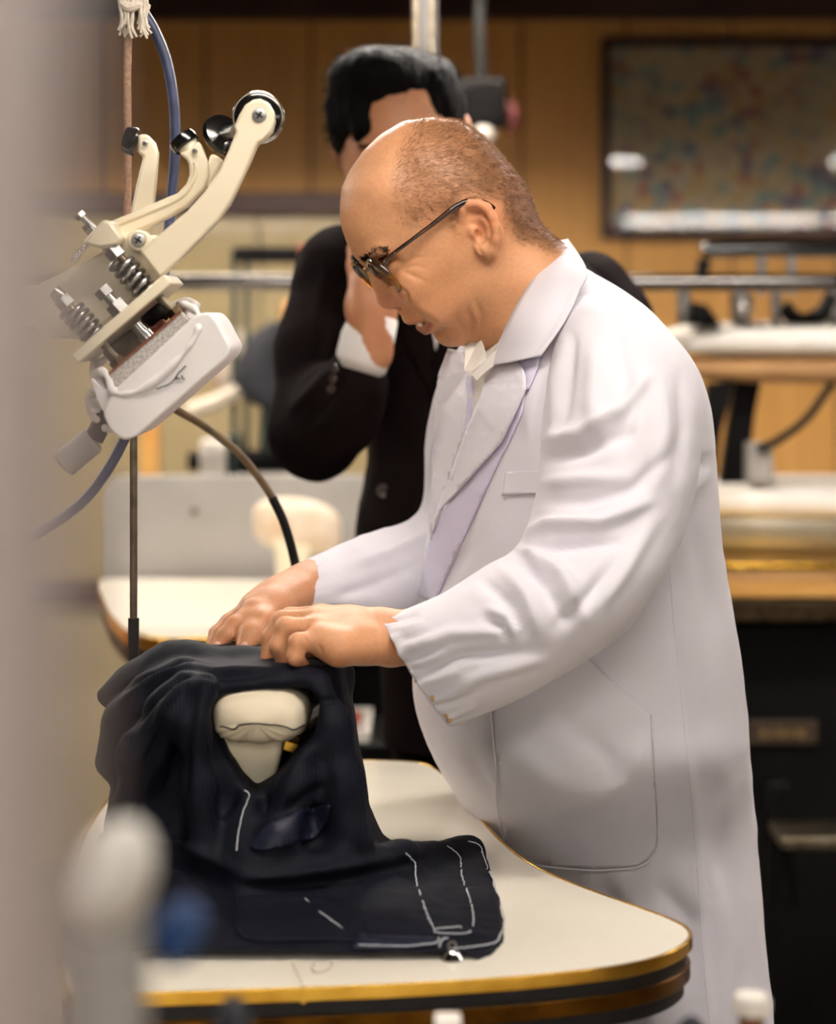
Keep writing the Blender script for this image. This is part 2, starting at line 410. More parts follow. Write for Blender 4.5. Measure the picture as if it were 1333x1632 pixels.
# ---------------------------------------------------------------- room
YW = 6.2
def struct(name, mb, m, parent=None, **k):
    o = mb.build(name, m, parent, **k); o['kind'] = 'structure'; return o
struct('floor', MB().b2((-4.5, -6.5, -0.05), (4.5, YW+0.2, 0)), 'concrete')
struct('ceiling', MB().b2((-4.5, -6.5, 2.75), (4.5, YW+0.2, 2.85)), 'ceiling_paint')
wall = struct('wall_back', MB().b2((-4.5, YW, 0), (4.5, YW+0.15, 2.75)), 'dark_wood')
struct('wall_left', MB().b2((-4.6, -6.5, 0), (-4.5, YW+0.2, 2.85)), 'plaster')
struct('wall_right', MB().b2((4.5, -6.5, 0), (4.6, YW+0.2, 2.85)), 'plaster')
pw = 0.281; me0 = None
for i in range(31):
    x = -4.36+i*pw
    if me0 is None:
        o = MB().b2((-pw/2+0.003, YW-0.012, 0.0), (pw/2-0.003, YW, 2.2)).build('panel', 'wood_wall', wall, bevel=0.002); me0 = o
    else:
        o = me0.copy(); COL.objects.link(o)
    o.location.x = x
struct('trim_1', MB().b2((-4.5, YW-0.06, 2.17), (4.5, YW, 2.27)), 'dark_wood', bevel=0.006)

# ---------------------------------------------------------------- fluorescent lamps
def lamp(x0, Y, z, label, lip=-0.0215, glow='tube_glow'):
    L = 1.22; e = empty('fluorescent_lamp', (x0+L/2, Y, z), label, 'lamp', 'fluorescent lamps hung from the ceiling')
    hb = MB(); x1 = x0+L; c = (x0+x1)/2
    prof = [(-0.16, lip), (-0.155, lip), (-0.075, 0.055), (0.075, 0.055), (0.155, lip), (0.16, lip), (0.085, 0.075), (-0.085, 0.075)]
    hb.prism([(x0-0.02, Y+a, z+b) for a, b in prof], (L+0.04, 0, 0)); hb.build('reflector', 'lamp_white', e, smooth=0)
    for s in (-1, 1):
        MB().b2((c+s*(L/2+0.012)-0.006, Y-0.075, z-0.02), (c+s*(L/2+0.012)+0.006, Y+0.075, z+0.055)).build('end_plate', 'lamp_white', e, smooth=0)
        MB().cyl((x0, Y+s*0.045, z), (x1, Y+s*0.045, z), 0.016, n=14).build('tube', glow, e)
    for s in (-0.4, 0.4): MB().cyl((c+s, Y, z+0.075), (c+s, Y, 2.75), 0.006, n=8).build('hanger', 'steel', e)
    return e
LZ = 2.0
lamp(-0.35, 3.27, LZ, 'fluorescent lamp hanging above the man in the dark suit')
lamp(1.61, 3.27, LZ, 'fluorescent lamp hanging right of the one above the dark suit')
lamp(-2.3, 3.27, LZ, 'fluorescent lamp hanging above the press station on the left')
lamp(-2.1, 4.75, 2.17, 'fluorescent lamp hanging in front of the wood wall, left part', -0.066, 'tube_glow_old')
lamp(-0.75, 4.75, 2.17, 'fluorescent lamp hanging in front of the wood wall, middle part', -0.066, 'tube_glow_old')
lamp(2.3, 4.75, 2.17, 'fluorescent lamp hanging in front of the wood wall, right part', -0.066, 'tube_glow_old')
lamp(1.33, -2.56, LZ, 'fluorescent lamp behind the camera, to the right', -0.010)
lamp(-1.99, -4.0, LZ, 'fluorescent lamp far behind the camera, to the left', -0.0175)
lamp(-0.73, -4.0, LZ, 'fluorescent lamp far behind the camera, in the middle', -0.0175)
lamp(2.64, -2.56, LZ, 'fluorescent lamp behind the camera, furthest to the right', -0.010)
lamp(-0.95, -0.3, LZ+0.15, 'unseen fluorescent fill lamp added above the camera, to the left', -0.040)  # added as mild fill to brighten the post, foreground pad and hands
lamp(-0.34, 1.72, LZ+0.15, 'fluorescent lamp hanging over the near pressing table', -0.034, 'tube_glow_soft')

# ---------------------------------------------------------------- framed print on the wall
def framed_print():
    Y = YW-0.014; a = P(958, 62, Y); b = P(1560, 381, Y); e = empty('framed_print', (a.x+0.5, Y, b.z), 'large glazed print of small coloured figures in a dark wooden frame', 'picture')
    fw = 0.024; x0, x1, z0, z1 = a.x, b.x, b.z, a.z
    for nm, lo, hi in (('l', (x0, z0), (x0+fw, z1)), ('r', (x1-fw, z0), (x1, z1)), ('t', (x0+fw, z1-fw), (x1-fw, z1)), ('b', (x0+fw, z0), (x1-fw, z0+fw))):
        MB().b2((lo[0], Y-0.035, lo[1]), (hi[0], Y, hi[1])).build('frame_bar', 'frame_wood', e, bevel=0.003)
    m = bpy.data.materials.new('print'); m.use_nodes = True; nt = m.node_tree; L = nt.links; bs = nt.nodes['Principled BSDF']; bs.inputs['Roughness'].default_value = 0.6
    tc = nt.nodes.new('ShaderNodeTexCoord')
    vo = nt.nodes.new('ShaderNodeTexVoronoi'); vo.inputs['Scale'].default_value = 34; L.new(tc.outputs['Object'], vo.inputs['Vector'])
    rp = nt.nodes.new('ShaderNodeValToRGB'); cr = rp.color_ramp; cr.interpolation = 'CONSTANT'
    cols = [(0, (204, 186, 148)), (0.18, (140, 166, 162)), (0.34, (206, 188, 150)), (0.46, (182, 124, 112)), (0.55, (198, 180, 146)), (0.66, (128, 124, 142)), (0.76, (208, 190, 150)), (0.88, (204, 170, 112))]
    cr.elements[0].color = rgb(*cols[0][1]); cr.elements[1].position = cols[1][0]; cr.elements[1].color = rgb(*cols[1][1])
    for p, c in cols[2:]:
        q = cr.elements.new(p); q.color = rgb(*c)
    sp = nt.nodes.new('ShaderNodeSeparateColor'); L.new(vo.outputs['Color'], sp.inputs[0]); L.new(sp.outputs[0], rp.inputs[0])
    no = nt.nodes.new('ShaderNodeTexNoise'); no.inputs['Scale'].default_value = 3.2; L.new(tc.outputs['Object'], no.inputs['Vector'])
    mr = nt.nodes.new('ShaderNodeMapRange'); mr.inputs[1].default_value = 0.30; mr.inputs[2].default_value = 0.43; L.new(no.outputs['Fac'], mr.inputs[0])
    mx = nt.nodes.new('ShaderNodeMixRGB'); mx.inputs[1].default_value = rgb(200, 186, 152); L.new(mr.outputs[0], mx.inputs[0]); L.new(rp.outputs[0], mx.inputs[2])
    L.new(mx.outputs[0], bs.inputs['Base Color'])
    MATS['print'] = m
    MB().b2((x0+fw*0.8, Y-0.012, z0+fw*0.8), (x1-fw*0.8, Y-0.002, z1-fw*0.8)).build('print_sheet', 'print', e, smooth=0)
    MB().b2((x0+fw*0.8, Y-0.022, z0+fw*0.8), (x1-fw*0.8, Y-0.019, z1-fw*0.8)).build('glass_pane', 'glass_pane', e, smooth=0)
framed_print()

# ---------------------------------------------------------------- glazed cupboard on the left
def cupboard():
    Y = 5.85; a = P(-60, 306, Y); b = P(650, 790, Y); x0, x1, z1 = a.x, b.x, a.z
    e = empty('glazed_cupboard', ((x0+x1)/2, Y, 0), 'beige glazed cupboard with dark top rail against the wood wall', 'cupboard')
    MB().b2((x0, Y+0.02, 0.0), (x1, YW-0.02, z1-0.05)).build('body', 'beige_board', e, bevel=0.004)
    MB().b2((x0-0.02, Y-0.02, z1-0.06), (x1+0.02, YW-0.013, z1)).build('top_rail', 'dark_wood', e, bevel=0.004)
    n = 3; wd = (x1-x0)/n
    for i in range(n):
        MB().b2((x0+i*wd+0.004, Y-0.004, 0.72), (x0+(i+1)*wd-0.004, Y+0.002, z1-0.065)).build('glass_door', 'beige_gloss', e, bevel=0.001)
    MB().b2((x0, Y-0.01, 0.66), (x1, Y+0.02, 0.72)).build('bottom_rail', 'dark_wood', e, bevel=0.003)
mat('beige_gloss', rgb(156, 141, 108), 0.05, col2=rgb(148, 132, 100), nscale=3, spec=0.6)
cupboard()

# ---------------------------------------------------------------- ceiling pole, hanging switch box, clothes rail
def ceiling_pole():
    p = P(678, 60, 3.64); e = empty('ceiling_pole', (p.x, 3.64, 0), 'pale steel pole coming down behind the dark-haired man', 'pole')
    MB().cyl((p.x, 3.64, 0.0), (p.x, 3.64, 2.75), 0.0205, n=24).build('tube', 'pole_steel', e)
    for dx in (-0.015, 0.009): MB().cyl((p.x+dx, 3.612, 1.0), (p.x+dx, 3.612, 2.75), 0.0045, n=10).build('conduit', 'steel_dull', e)
    MB().cyl((p.x, 3.64, 0.0), (p.x, 3.64, 0.02), 0.06, n=24).build('foot_plate', 'steel', e)
ceiling_pole()
def switch_box():
    Y = 5.0; c = P(770, 165, Y); e = empty('hanging_switch_box', (c.x, Y, c.z), 'black switch box hanging on a dark cable, with a pale knob below', 'switch box')
    MB().tube([P(768, 130, Y), P(765, 60, Y), P(766, -80, Y), Vector((c.x, Y, 2.75))], 0.012).build('cable', 'black_rubber', e)
    MB().box(c, (0.1, 0.06, 0.11)).build('case', 'black_paint', e, bevel=0.012, seg=3)
    MB().lathe(P(770, 188, Y), (0, 0, -1), [(0, 0.02), (0.012, 0.028), (0.035, 0.03), (0.05, 0.022), (0.055, 0.01)]).build('knob', 'pad_white', e)
    MB().tube([P(800, 165, Y), P(815, 170, Y), P(818, 195, Y), P(812, 215, Y)], [0.008, 0.015, 0.014, 0.006]).build('red_lever', 'red_paint', e)['label'] = 'red lever on the side'
switch_box()
def clothes_rail():
    Y = 4.25; z = P(0, 450, Y).z; e = empty('clothes_rail', (0, Y, z), 'long horizontal chrome rail crossing behind the dark suit', 'rail')
    MB().cyl((-2.2, Y, z), (2.4, Y, z), 0.0155, n=24).build('tube', 'rail_metal', e)
    for x in (-2.15, 2.35):
        MB().cyl((x, Y, 0), (x, Y, z), 0.015, n=20).build('upright', 'chrome', e)
        MB().b2((x-0.03, Y-0.22, 0), (x+0.03, Y+0.22, 0.02)).build('foot', 'chrome', e, bevel=0.004)
clothes_rail()

# ---------------------------------------------------------------- right background press
def rounded_slab(mb, poly2, z0, z1):     # plan polygon (x, y) between two heights
    return mb.prism([(p[0], p[1], z0) for p in poly2], (0, 0, z1-z0))
def pad_loft(x0, x1, yc, hw, zb, zt, crown=0.35, nose=True, n=24):   # long padded buck, rounded at the end x0
    rings = []
    for t in np.linspace(0, 1, 22):
        x = x0+(x1-x0)*t; s = math.sqrt(max(1-(1-min(t/0.22, 1))**2, 0.003)) if nose else 1.0
        zc = (zb+zt)/2; hh = (zt-zb)/2
        ring = []
        for k in range(n):
            a = 2*PI*k/n; cx, sx = math.cos(a), math.sin(a)
            ring.append((x, yc+hw*s*math.copysign(abs(cx)**0.6, cx), zc+hh*(0.45+0.55*s)*math.copysign(abs(sx)**0.7, sx)))
        rings.append(ring)
    return rings
def right_press():
    Y = 4.4; e = empty('steam_press', (1.0, Y, 0), 'steam press with white pads and black cabinet behind the coat, at right', 'press machine')
    q = lambda u, v, y=Y: P(u, v, y)
    x1 = 1.75
    MB().b2((q(1120, 0).x, Y-0.05, 0.02), (x1, Y+0.6, q(0, 985).z)).build('cabinet', 'black_paint', e, bevel=0.01)
    pl = MB().b2((q(1195, 0, Y-0.07).x, Y-0.062, q(0, 1188, Y-0.07).z), (q(1305, 0, Y-0.07).x, Y-0.05, q(0, 1150, Y-0.07).z)).build('nameplate', 'nameplate', e, bevel=0.002)
    t = MB(); yy = Y-0.0635
    for u0, u1 in ((1212, 1222), (1228, 1234), (1240, 1252), (1257, 1264), (1270, 1284)): t.b2((q(u0, 0, yy).x, yy-0.001, q(0, 1176, yy).z), (q(u1, 0, yy).x, yy+0.002, q(0, 1163, yy).z))
    t.build('lettering', 'plate_letters', pl, smooth=0)
    # table: two gold-brown edged boards
    def board(v0, v1, m, grow, name):
        pts = [(q(1085, 0).x-grow, Y-0.16), (x1, Y-0.16), (x1, Y+0.62), (q(1085, 0).x-grow, Y+0.62)]
        pts = [(p.x, p.y) for p in arc_poly(pts, [0.12, 0.01, 0.01, 0.12], 8)]
        rounded_slab(MB(), pts, q(0, v1, Y-0.16).z, q(0, v0, Y-0.16).z).build(name, m, e, smooth=30, bevel=0.003)
    board(898, 912, 'brass', 0.0, 'table_rim'); board(912, 926, 'tan_board', -0.008, 'table_board'); board(926, 953, 'wood_trim', 0.0, 'lower_board'); board(958, 990, 'oily_steel', 0.005, 'base_rim')
    MB().loft(pad_loft(q(1060, 0).x, x1, Y+0.2, 0.17, q(0, 905, Y).z, q(0, 800, Y).z)).build('buck_body', 'olive_metal', e)
    MB().loft(pad_loft(q(1045, 0).x, x1, Y+0.2, 0.185, q(0, 838, Y).z, q(0, 772, Y).z)).build('buck_pad', 'pad_white', e)
    # raised head
    MB().loft(pad_loft(q(1058, 0).x, x1, Y+0.1, 0.16, q(0, 572, Y).z, q(0, 512, Y).z)).build('head_cover', 'pad_white', e)
    MB().loft(pad_loft(q(1078, 0).x, x1, Y+0.1, 0.15, q(0, 612, Y).z, q(0, 566, Y).z)).build('head_board', 'tan_board', e)
    # linkage
    MB().prism([q(1128, 612), q(1172, 606), q(1150, 690), q(1140, 775), q(1118, 775)], (0, 0.04, 0)).build('rear_arm', 'black_paint', e, bevel=0.004)
    MB().prism([q(1172, 606, Y+0.1), q(1216, 602, Y+0.1), q(1204, 660, Y+0.1), q(1190, 775, Y+0.1), q(1148, 775, Y+0.1), q(1160, 690, Y+0.1)], (0, 0.05, 0)).build('front_arm', 'black_paint', e, bevel=0.004)
    MB().tube(catmull([q(1208, 716), q(1240, 702), q(1285, 668), q(1320, 620), q(1330, 600)], 6), 0.008).build('lever', 'black_rubber', e)
    MB().b2((q(1198, 0).x, Y+0.02, q(0, 772).z), (q(1236, 0).x, Y+0.1, q(0, 708).z)).build('valve_box', 'grey_paint', e, bevel=0.004)
    MB().tube([q(1118, 400), q(1130, 398), q(1200, 397), q(1420, 397)], [0.012, 0.0155, 0.0155, 0.0155], n=16).build('handle_bar', 'black_plastic', e)
    for u in (1214, 1262, 1400): MB().cyl(q(u, 404), q(u, 470), 0.009, n=12).build('handle_post', 'steel', e)
    MB().prism([q(1115, 410), q(1135, 414), q(1128, 445), q(1110, 445)], (0, 0.03, 0)).build('handle_bracket', 'black_paint', e, bevel=0.003)
    for u, w_ in ((1090, 0.013), (1182, 0.016), (1238, 0.01), (1330, 0.012)): MB().cyl(q(u, 462), q(u, 518), w_, n=14).build('spring_post', 'steel', e)
    MB().prism([q(1096, 480), q(1128, 486), q(1150, 518), q(1098, 518)], (0, 0.05, 0)).build('bracket', 'black_paint', e, bevel=0.004)
    MB().prism([q(1168, 470), q(1202, 470), q(1196, 520), q(1172, 520)], (0, 0.05, 0)).build('bracket', 'black_paint', e, bevel=0.004)
    MB().tube(catmull([q(1248, 488), q(1275, 512), q(1310, 500), q(1328, 470)], 6), 0.016).build('hook', 'black_paint', e)
    MB().ball(q(1190, 492, Y-0.03), 0.014).build('cap_nut', 'chrome', e)
    # foot pedal and its rod
    MB().b2((q(1240, 0, Y-0.3).x, Y-0.34, q(0, 1345, Y-0.3).z), (x1, Y-0.2, q(0, 1328, Y-0.3).z)).build('pedal', 'steel_dull', e, bevel=0.003)
    MB().prism([q(1228, 1250, Y-0.2), q(1262, 1250, Y-0.2), q(1268, 1440, Y-0.2), q(1222, 1440, Y-0.2)], (0, 0.05, 0)).build('pedal_arm', 'black_paint', e, bevel=0.005)
    for x in (q(1150, 0).x, x1-0.06): MB().b2((x-0.03, Y, 0), (x+0.03, Y+0.06, 0.03)).build('foot', 'black_paint', e)
right_press()

# ---------------------------------------------------------------- left background press station
def left_press():
    zt = 0.862
    def tp(u, v): Y = (CZ-zt)*FPX/(v-VH); return (P(u, v, Y).x, Y)
    e = empty('sleeve_press_station', (-0.35, 4.2, 0), 'white gold-edged sleeve press table behind the hands, with grey back panel', 'press table')
    out = [tp(152, 930), tp(172, 975), tp(200, 1004), tp(260, 1016), tp(400, 1010), tp(620, 1002), tp(640, 926), tp(165, 922)]
    poly = [(p.x, p.y) for p in arc_poly(out, [0.05, 0.05, 0.05, 0.05, 0.2, 0.1, 0.05, 0.05], 5)]
    rounded_slab(MB(), poly, zt-0.006, zt).build('table_top', 'table_white', e, smooth=30)
    cx = sum(p[0] for p in poly)/len(poly); cy = sum(p[1] for p in poly)/len(poly)
    g = [(cx+(p[0]-cx)*1.012, cy+(p[1]-cy)*1.012) for p in poly]
    rounded_slab(MB(), g, zt-0.026, zt-0.003).build('gold_rim', 'brass', e, smooth=30, bevel=0.002)
    rounded_slab(MB(), [(cx+(p[0]-cx)*0.97, cy+(p[1]-cy)*0.97) for p in poly], zt-0.06, zt-0.026).build('under_board', 'black_paint', e, smooth=30)
    MB().b2((P(205, 0, 4.0).x, 4.02, 0.0), (P(660, 0, 4.0).x, 4.6, zt-0.06)).build('cabinet', 'black_paint', e, bevel=0.01)
    yb = 4.66
    MB().prism([(p.x, yb, p.y) for p in arc_poly([(P(162, 0, yb).x, zt-0.06), (P(600, 0, yb).x, zt-0.06), (P(600, 0, yb).x, P(0, 758, yb).z), (P(162, 0, yb).x, P(0, 758, yb).z)], [0.01, 0.01, 0.03, 0.05], 5)], (0, 0.02, 0)).build('back_panel', 'grey_paint', e, bevel=0.003)
    MB().cyl(P(310, 815, yb), P(310, 815, yb-0.006), 0.008, n=14).build('panel_screw', 'steel_dull', e)
    # sleeve buck with a stained pad
    yk = 4.3
    MB().loft([[P(u, v, yk+dy) for u, dy in ((466-w_, -0.04), (466+w_, -0.04), (466+w_, 0.04), (466-w_, 0.04))] for v, w_ in ((935, 24), (900, 26), (860, 30), (835, 34))]).build('buck_stem', 'cream', e, bevel=0.006)
    rings = []
    for t in np.linspace(-1, 1, 15):
        s = math.sqrt(max(1-t*t, 0.004)); c = P(474+t*70, 838+t*8, yk)
        rings.append([(c.x, c.y+0.05*s*math.cos(a), c.z+0.052*(0.35+0.65*s)*math.sin(a)*1.0) for a in np.linspace(0, 2*PI, 20, endpoint=False)])
    MB().loft(rings).build('buck_pad', 'pad_stained', e)
left_press()

# ---------------------------------------------------------------- green press behind, left
def green_press():
    Y = 4.95; q = lambda u, v, y=Y: P(u, v, y)
    e = empty('green_press', (q(390, 0).x, Y, 0), 'dark green press frame with black head, seen under the chrome rail at left', 'press machine')
    MB().prism([q(418, 640), q(446, 640), q(440, 752), q(412, 752)], (0, 0.05, 0)).build('column', 'green_paint', e, bevel=0.004)
    MB().b2((q(300, 0).x, Y-0.05, 0), (q(490, 0).x, Y+0.3, q(0, 762).z)).build('base', 'grey_paint', e, bevel=0.01)
    MB().b2((q(322, 0).x, Y-0.05, q(0, 755).z), (q(362, 0).x, Y+0.05, q(0, 700).z)).build('gauge_box', 'pad_white', e, bevel=0.006)
    MB().b2((q(364, 0).x, Y-0.03, q(0, 757).z), (q(384, 0).x, Y+0.05, q(0, 692).z)).build('side_plate', 'green_paint', e, bevel=0.004)
    MB().cyl(q(300, 735), q(325, 735), 0.02, n=16).build('end_cap', 'black_paint', e)
    MB().cyl(q(385, 735), q(480, 735), 0.024, n=16).build('motor', 'black_paint', e)
    MB().loft([[(q(432+dx, 0).x+r*math.cos(a)*(1+.08*math.sin(3*a)), Y+.06*math.sin(a), q(0, v).z) for a in np.linspace(0, 2*PI, 24, endpoint=False)] for v, dx, r in ((512, 16, .012), (525, 12, .045), (548, 4, .06), (580, -4, .07), (612, -8, .072), (640, 0, .055), (652, 6, .02))]).build('head_cover', 'charcoal_cloth', e)
    MB().tube(catmull([q(300, 655), q(345, 640), q(380, 622), q(410, 610)], 6), 0.018).build('rope', 'string_white', e)
    MB().ball(q(372, 575, Y+0.1), (0.055, 0.05, 0.075)).build('pad', 'pad_stained', e)
    for u in (372, 392): MB().b2((q(u, 0).x-0.006, Y+0.02, q(0, 760).z), (q(u, 0).x+0.006, Y+0.04, q(0, 395).z)).build('post', 'green_paint', e)
    MB().b2((q(372, 0).x, Y+0.01, q(0, 418).z), (q(478, 0).x, Y+0.05, q(0, 393).z)).build('arm', 'black_paint', e, bevel=0.004)
    MB().b2((q(475, 0).x, Y+0.01, q(0, 410).z), (q(545, 0).x, Y+0.05, q(0, 390).z)).build('arm_end', 'red_brown', e, bevel=0.004)
    MB().ball(q(466, 500), (0.03, 0.03, 0.035)).build('valve', 'tan_board', e)
    MB().b2((q(425, 0).x, Y, q(0, 545).z), (q(470, 0).x, Y+0.05, q(0, 512).z)).build('linkage', 'green_paint', e, bevel=0.006)
mat('charcoal_cloth', rgb(34, 36, 42), 0.85, col2=rgb(24, 26, 32), nscale=20)
green_press()
o = MB().b2((P(222, 0, 5.3).x, 5.3, 0), (P(252, 0, 5.3).x, 5.36, P(0, 640, 5.3).z)).build('wooden_post', 'wood_trim', None, bevel=0.004)
tagd(o, 'short orange-brown wooden post standing left of the green press', 'post')

# ---------------------------------------------------------------- dark stand with a parts tray
def stand_tray():
    zt = 0.70; e = empty('tool_stand', (-0.12, 3.85, 0), 'low black stand behind the draped jacket', 'stand')
    MB().b2((-0.30, 3.72, zt-0.03), (0.16, 3.98, zt)).build('top', 'black_paint', e, bevel=0.004)
    MB().b2((-0.28, 3.74, 0), (0.14, 3.96, zt-0.03)).build('body', 'black_paint', e, bevel=0.004)
    t = empty('parts_tray', (-0.10, 3.84, zt), 'small white tray holding a red-brown piece, on the black stand', 'tray')
    x0, x1, y0, y1 = -0.172, -0.078, 3.735, 3.965
    MB().b2((x0, y0, zt), (x1, y1, zt+0.004)).build('bottom', 'pad_white', t)
    for lo, hi in (((x0, y0), (x1, y0+0.005)), ((x0, y1-0.005), (x1, y1)), ((x0, y0+0.005), (x0+0.005, y1-0.005)), ((x1-0.005, y0+0.005), (x1, y1-0.005))):
        MB().b2((lo[0], lo[1], zt+0.004), (hi[0], hi[1], zt+0.018)).build('rim', 'pad_white', t, bevel=0.001)
    r = MB().ball((-0.118, 3.83, zt+0.018), (0.02, 0.07, 0.013), R=Matrix.Rotation(-0.25, 3, 'Z')).build('brush', 'red_brown')
    tagd(r, 'red-brown rounded piece lying in the white tray', 'brush')
stand_tray()
# ---------------------------------------------------------------- the near pressing table
ZT = 0.860
def tpt(u, v, z=None):
    z = ZT if z is None else z
    Y = (CZ-z)*FPX/(v-VH); p = P(u, v, Y); return (p.x, p.y)
TABLE_UV = [(120, 1585), (230, 1583), (480, 1575), (650, 1568), (800, 1559), (900, 1550), (975, 1541), (1035, 1529), (1072, 1516), (1094, 1502), (1102, 1489),
            (1093, 1476), (1062, 1461), (1010, 1442), (940, 1417), (880, 1393), (838, 1370), (800, 1340), (765, 1300), (735, 1262), (700, 1228), (660, 1214), (560, 1211), (420, 1211), (300, 1218), (200, 1250), (140, 1320), (110, 1420), (100, 1520)]
def pressing_table():
    ctrl = [Vector((*tpt(u, v), 0)) for u, v in TABLE_UV]
    poly = [(p.x, p.y) for p in catmull(ctrl, 6, True)]
    n = len(poly)
    def offset(d):
        out = []
        for i in range(n):
            a, b = Vector(poly[i-1]), Vector(poly[(i+1) % n]); t = (b-a).normalized(); out.append((poly[i][0]+t.y*d, poly[i][1]-t.x*d))
        return out
    e = empty('pressing_table', (-0.15, 2.3, 0), 'cream pear-shaped pressing table with polished gold rim, under the navy jacket', 'table')
    rounded_slab(MB(), offset(-0.0022), ZT-0.0105, ZT).build('table_top', 'table_white', e, smooth=30, bevel=0.0008)
    a, b = offset(-0.0022), offset(0.0012)
    def ring(z0, z1, ins, outs, name, m):
        A, B = offset(ins), offset(outs); mb = MB()
        vs = [(*p, z1) for p in A]+[(*p, z1) for p in B]+[(*p, z0) for p in B]+[(*p, z0) for p in A]
        fs = []
        for i in range(n):
            j = (i+1) % n
            for k in range(4): k2 = (k+1) % 4; fs.append((k*n+i, k*n+j, k2*n+j, k2*n+i))
        mb.add(vs, fs); return mb.build(name, m, e, smooth=50, bevel=0.0006)
    ring(ZT-0.0105, ZT+0.0006, -0.0022, 0.0012, 'gold_rim', 'brass')
    rounded_slab(MB(), offset(-0.004), ZT-0.023, ZT-0.0105).build('shadow_board', 'black_gap', e, smooth=30)
    ring(ZT-0.036, ZT-0.023, -0.012, -0.0005, 'lower_rim', 'brass_dark')
    rounded_slab(MB(), offset(-0.006), ZT-0.05, ZT-0.024).build('lower_board', 'black_gap', e, smooth=30)
    MB().b2((-0.32, 2.1, 0.04), (-0.1, 2.55, ZT-0.05)).build('pedestal', 'black_paint', e, bevel=0.01)
    MB().b2((-0.4, 1.98, 0), (0.0, 2.68, 0.04)).build('base', 'black_paint', e, bevel=0.01)
    u, v = 484, 1576; x, y = tpt(u, v-1)
    MB().b2((x-0.0018, y-0.0032, ZT-0.0112), (x+0.0018, y+0.0005, ZT+0.0012)).build('rim_joint', 'brass', e, smooth=0)
    return e
mat('brass_dark', rgb(120, 80, 26), 0.3, 1.0, col2=rgb(70, 42, 12), nscale=25)
pressing_table()
# ---------------------------------------------------------------- the man in the white coat: body
HY = 2.42; HS = HY/FPX; PSI = math.radians(15); PIT = math.radians(34)
HU, HV = 735.0, 370.0
H_O = P(HU, HV, HY)
_f0 = Vector((-math.cos(PSI), -math.sin(PSI), 0)); H_L = Vector((math.sin(PSI), -math.cos(PSI), 0)); _u0 = Vector((0, 0, 1))
H_F = _f0*math.cos(PIT)-_u0*math.sin(PIT); H_U = _u0*math.cos(PIT)+_f0*math.sin(PIT)
def hl(u, v, y=0.0):                 # photo pixel on the head at lateral offset y -> head coordinates (x forward, z up)
    Yw = HY-y*math.cos(PSI); s = Yw/FPX
    a = (u-UC)*s-H_O.x; zv = (CZ-(v-VH)*s)-H_O.z
    X = (y*math.sin(PSI)-a)/math.cos(PSI)
    return X*math.cos(PIT)-zv*math.sin(PIT), X*math.sin(PIT)+zv*math.cos(PIT)
def hw(x, y, z): return H_O+H_F*x+H_L*y+H_U*z
def hp(u, v, y): x, z = hl(u, v, y); return hw(x, y, z)
HEAD_UV = [(687, 188), (643, 195), (609, 216), (582, 242), (561, 273), (548, 302), (545, 338), (548, 364), (556, 388), (568, 409), (583, 422), (594, 436), (607, 458), (622, 480), (632, 490),
           (641, 503), (649, 511), (657, 511), (666, 509), (674, 520), (683, 527), (692, 527), (700, 535), (712, 543), (727, 547), (743, 546), (757, 539), (778, 518), (806, 472), (836, 424), (852, 372),
           (848, 340), (839, 308), (825, 285), (808, 266), (782, 234), (756, 210), (727, 193)]
HEAD_PROF = [hl(u, v) for u, v in HEAD_UV]
def head_maps():
    xs = np.arange(-0.16, 0.16, 0.0012); zs = np.arange(-0.17, 0.17, 0.0012); X, Z = np.meshgrid(xs, zs, indexing='ij')
    d, _ = seg_dist(X, Z, HEAD_PROF+[HEAD_PROF[0]]); D = np.where(inside(HEAD_PROF, X, Z), d, -d)
    def blur(A, s):
        n = int(s*3); k = np.exp(-0.5*(np.arange(-n, n+1)/s)**2); k /= k.sum(); B = np.pad(A, n, mode='edge')
        B = np.apply_along_axis(lambda r: np.convolve(r, k, 'same'), 0, B); B = np.apply_along_axis(lambda r: np.convolve(r, k, 'same'), 1, B); return B[n:-n, n:-n]
    D1 = blur(D, 1.6); D2 = blur(D, 9); t = np.clip((D-0.006)/0.02, 0, 1); t = t*t*(3-2*t); D = D1*(1-t)+D2*t
    def shep(ctrl):
        num = 0; den = 0
        for u, v, val in ctrl:
            x, z = hl(u, v, 0.05 if val > 0.05 else 0.02); wgt = 1/(((X-x)**2+(Z-z)**2)+0.0004)**2; num = num+wgt*val; den = den+wgt
        return num/den
    W = shep([(690, 240, .074), (790, 300, .075), (620, 290, .064), (600, 370, .056), (650, 410, .062), (690, 425, .069), (745, 390, .072), (730, 470, .064), (700, 500, .055), (680, 530, .036), (715, 535, .046), (770, 450, .066), (820, 390, .064), (740, 310, .076), (660, 480, .05)])
    R = shep([(690, 240, .088), (800, 300, .08), (600, 330, .07), (630, 400, .06), (690, 425, .07), (680, 525, .042), (660, 495, .05), (720, 530, .04), (770, 470, .05), (830, 380, .06)])
    return xs, zs, D, W, R
def sample2(xs, zs, A, x, z):
    i = (x-xs[0])/(xs[1]-xs[0]); j = (z-zs[0])/(zs[1]-zs[0]); i = np.clip(i, 0, len(xs)-1.001); j = np.clip(j, 0, len(zs)-1.001)
    i0 = i.astype(int); j0 = j.astype(int); a = i-i0; b = j-j0
    return A[i0, j0]*(1-a)*(1-b)+A[i0+1, j0]*a*(1-b)+A[i0, j0+1]*(1-a)*b+A[i0+1, j0+1]*a*b
def n3(v): return (v.x, v.y, v.z)
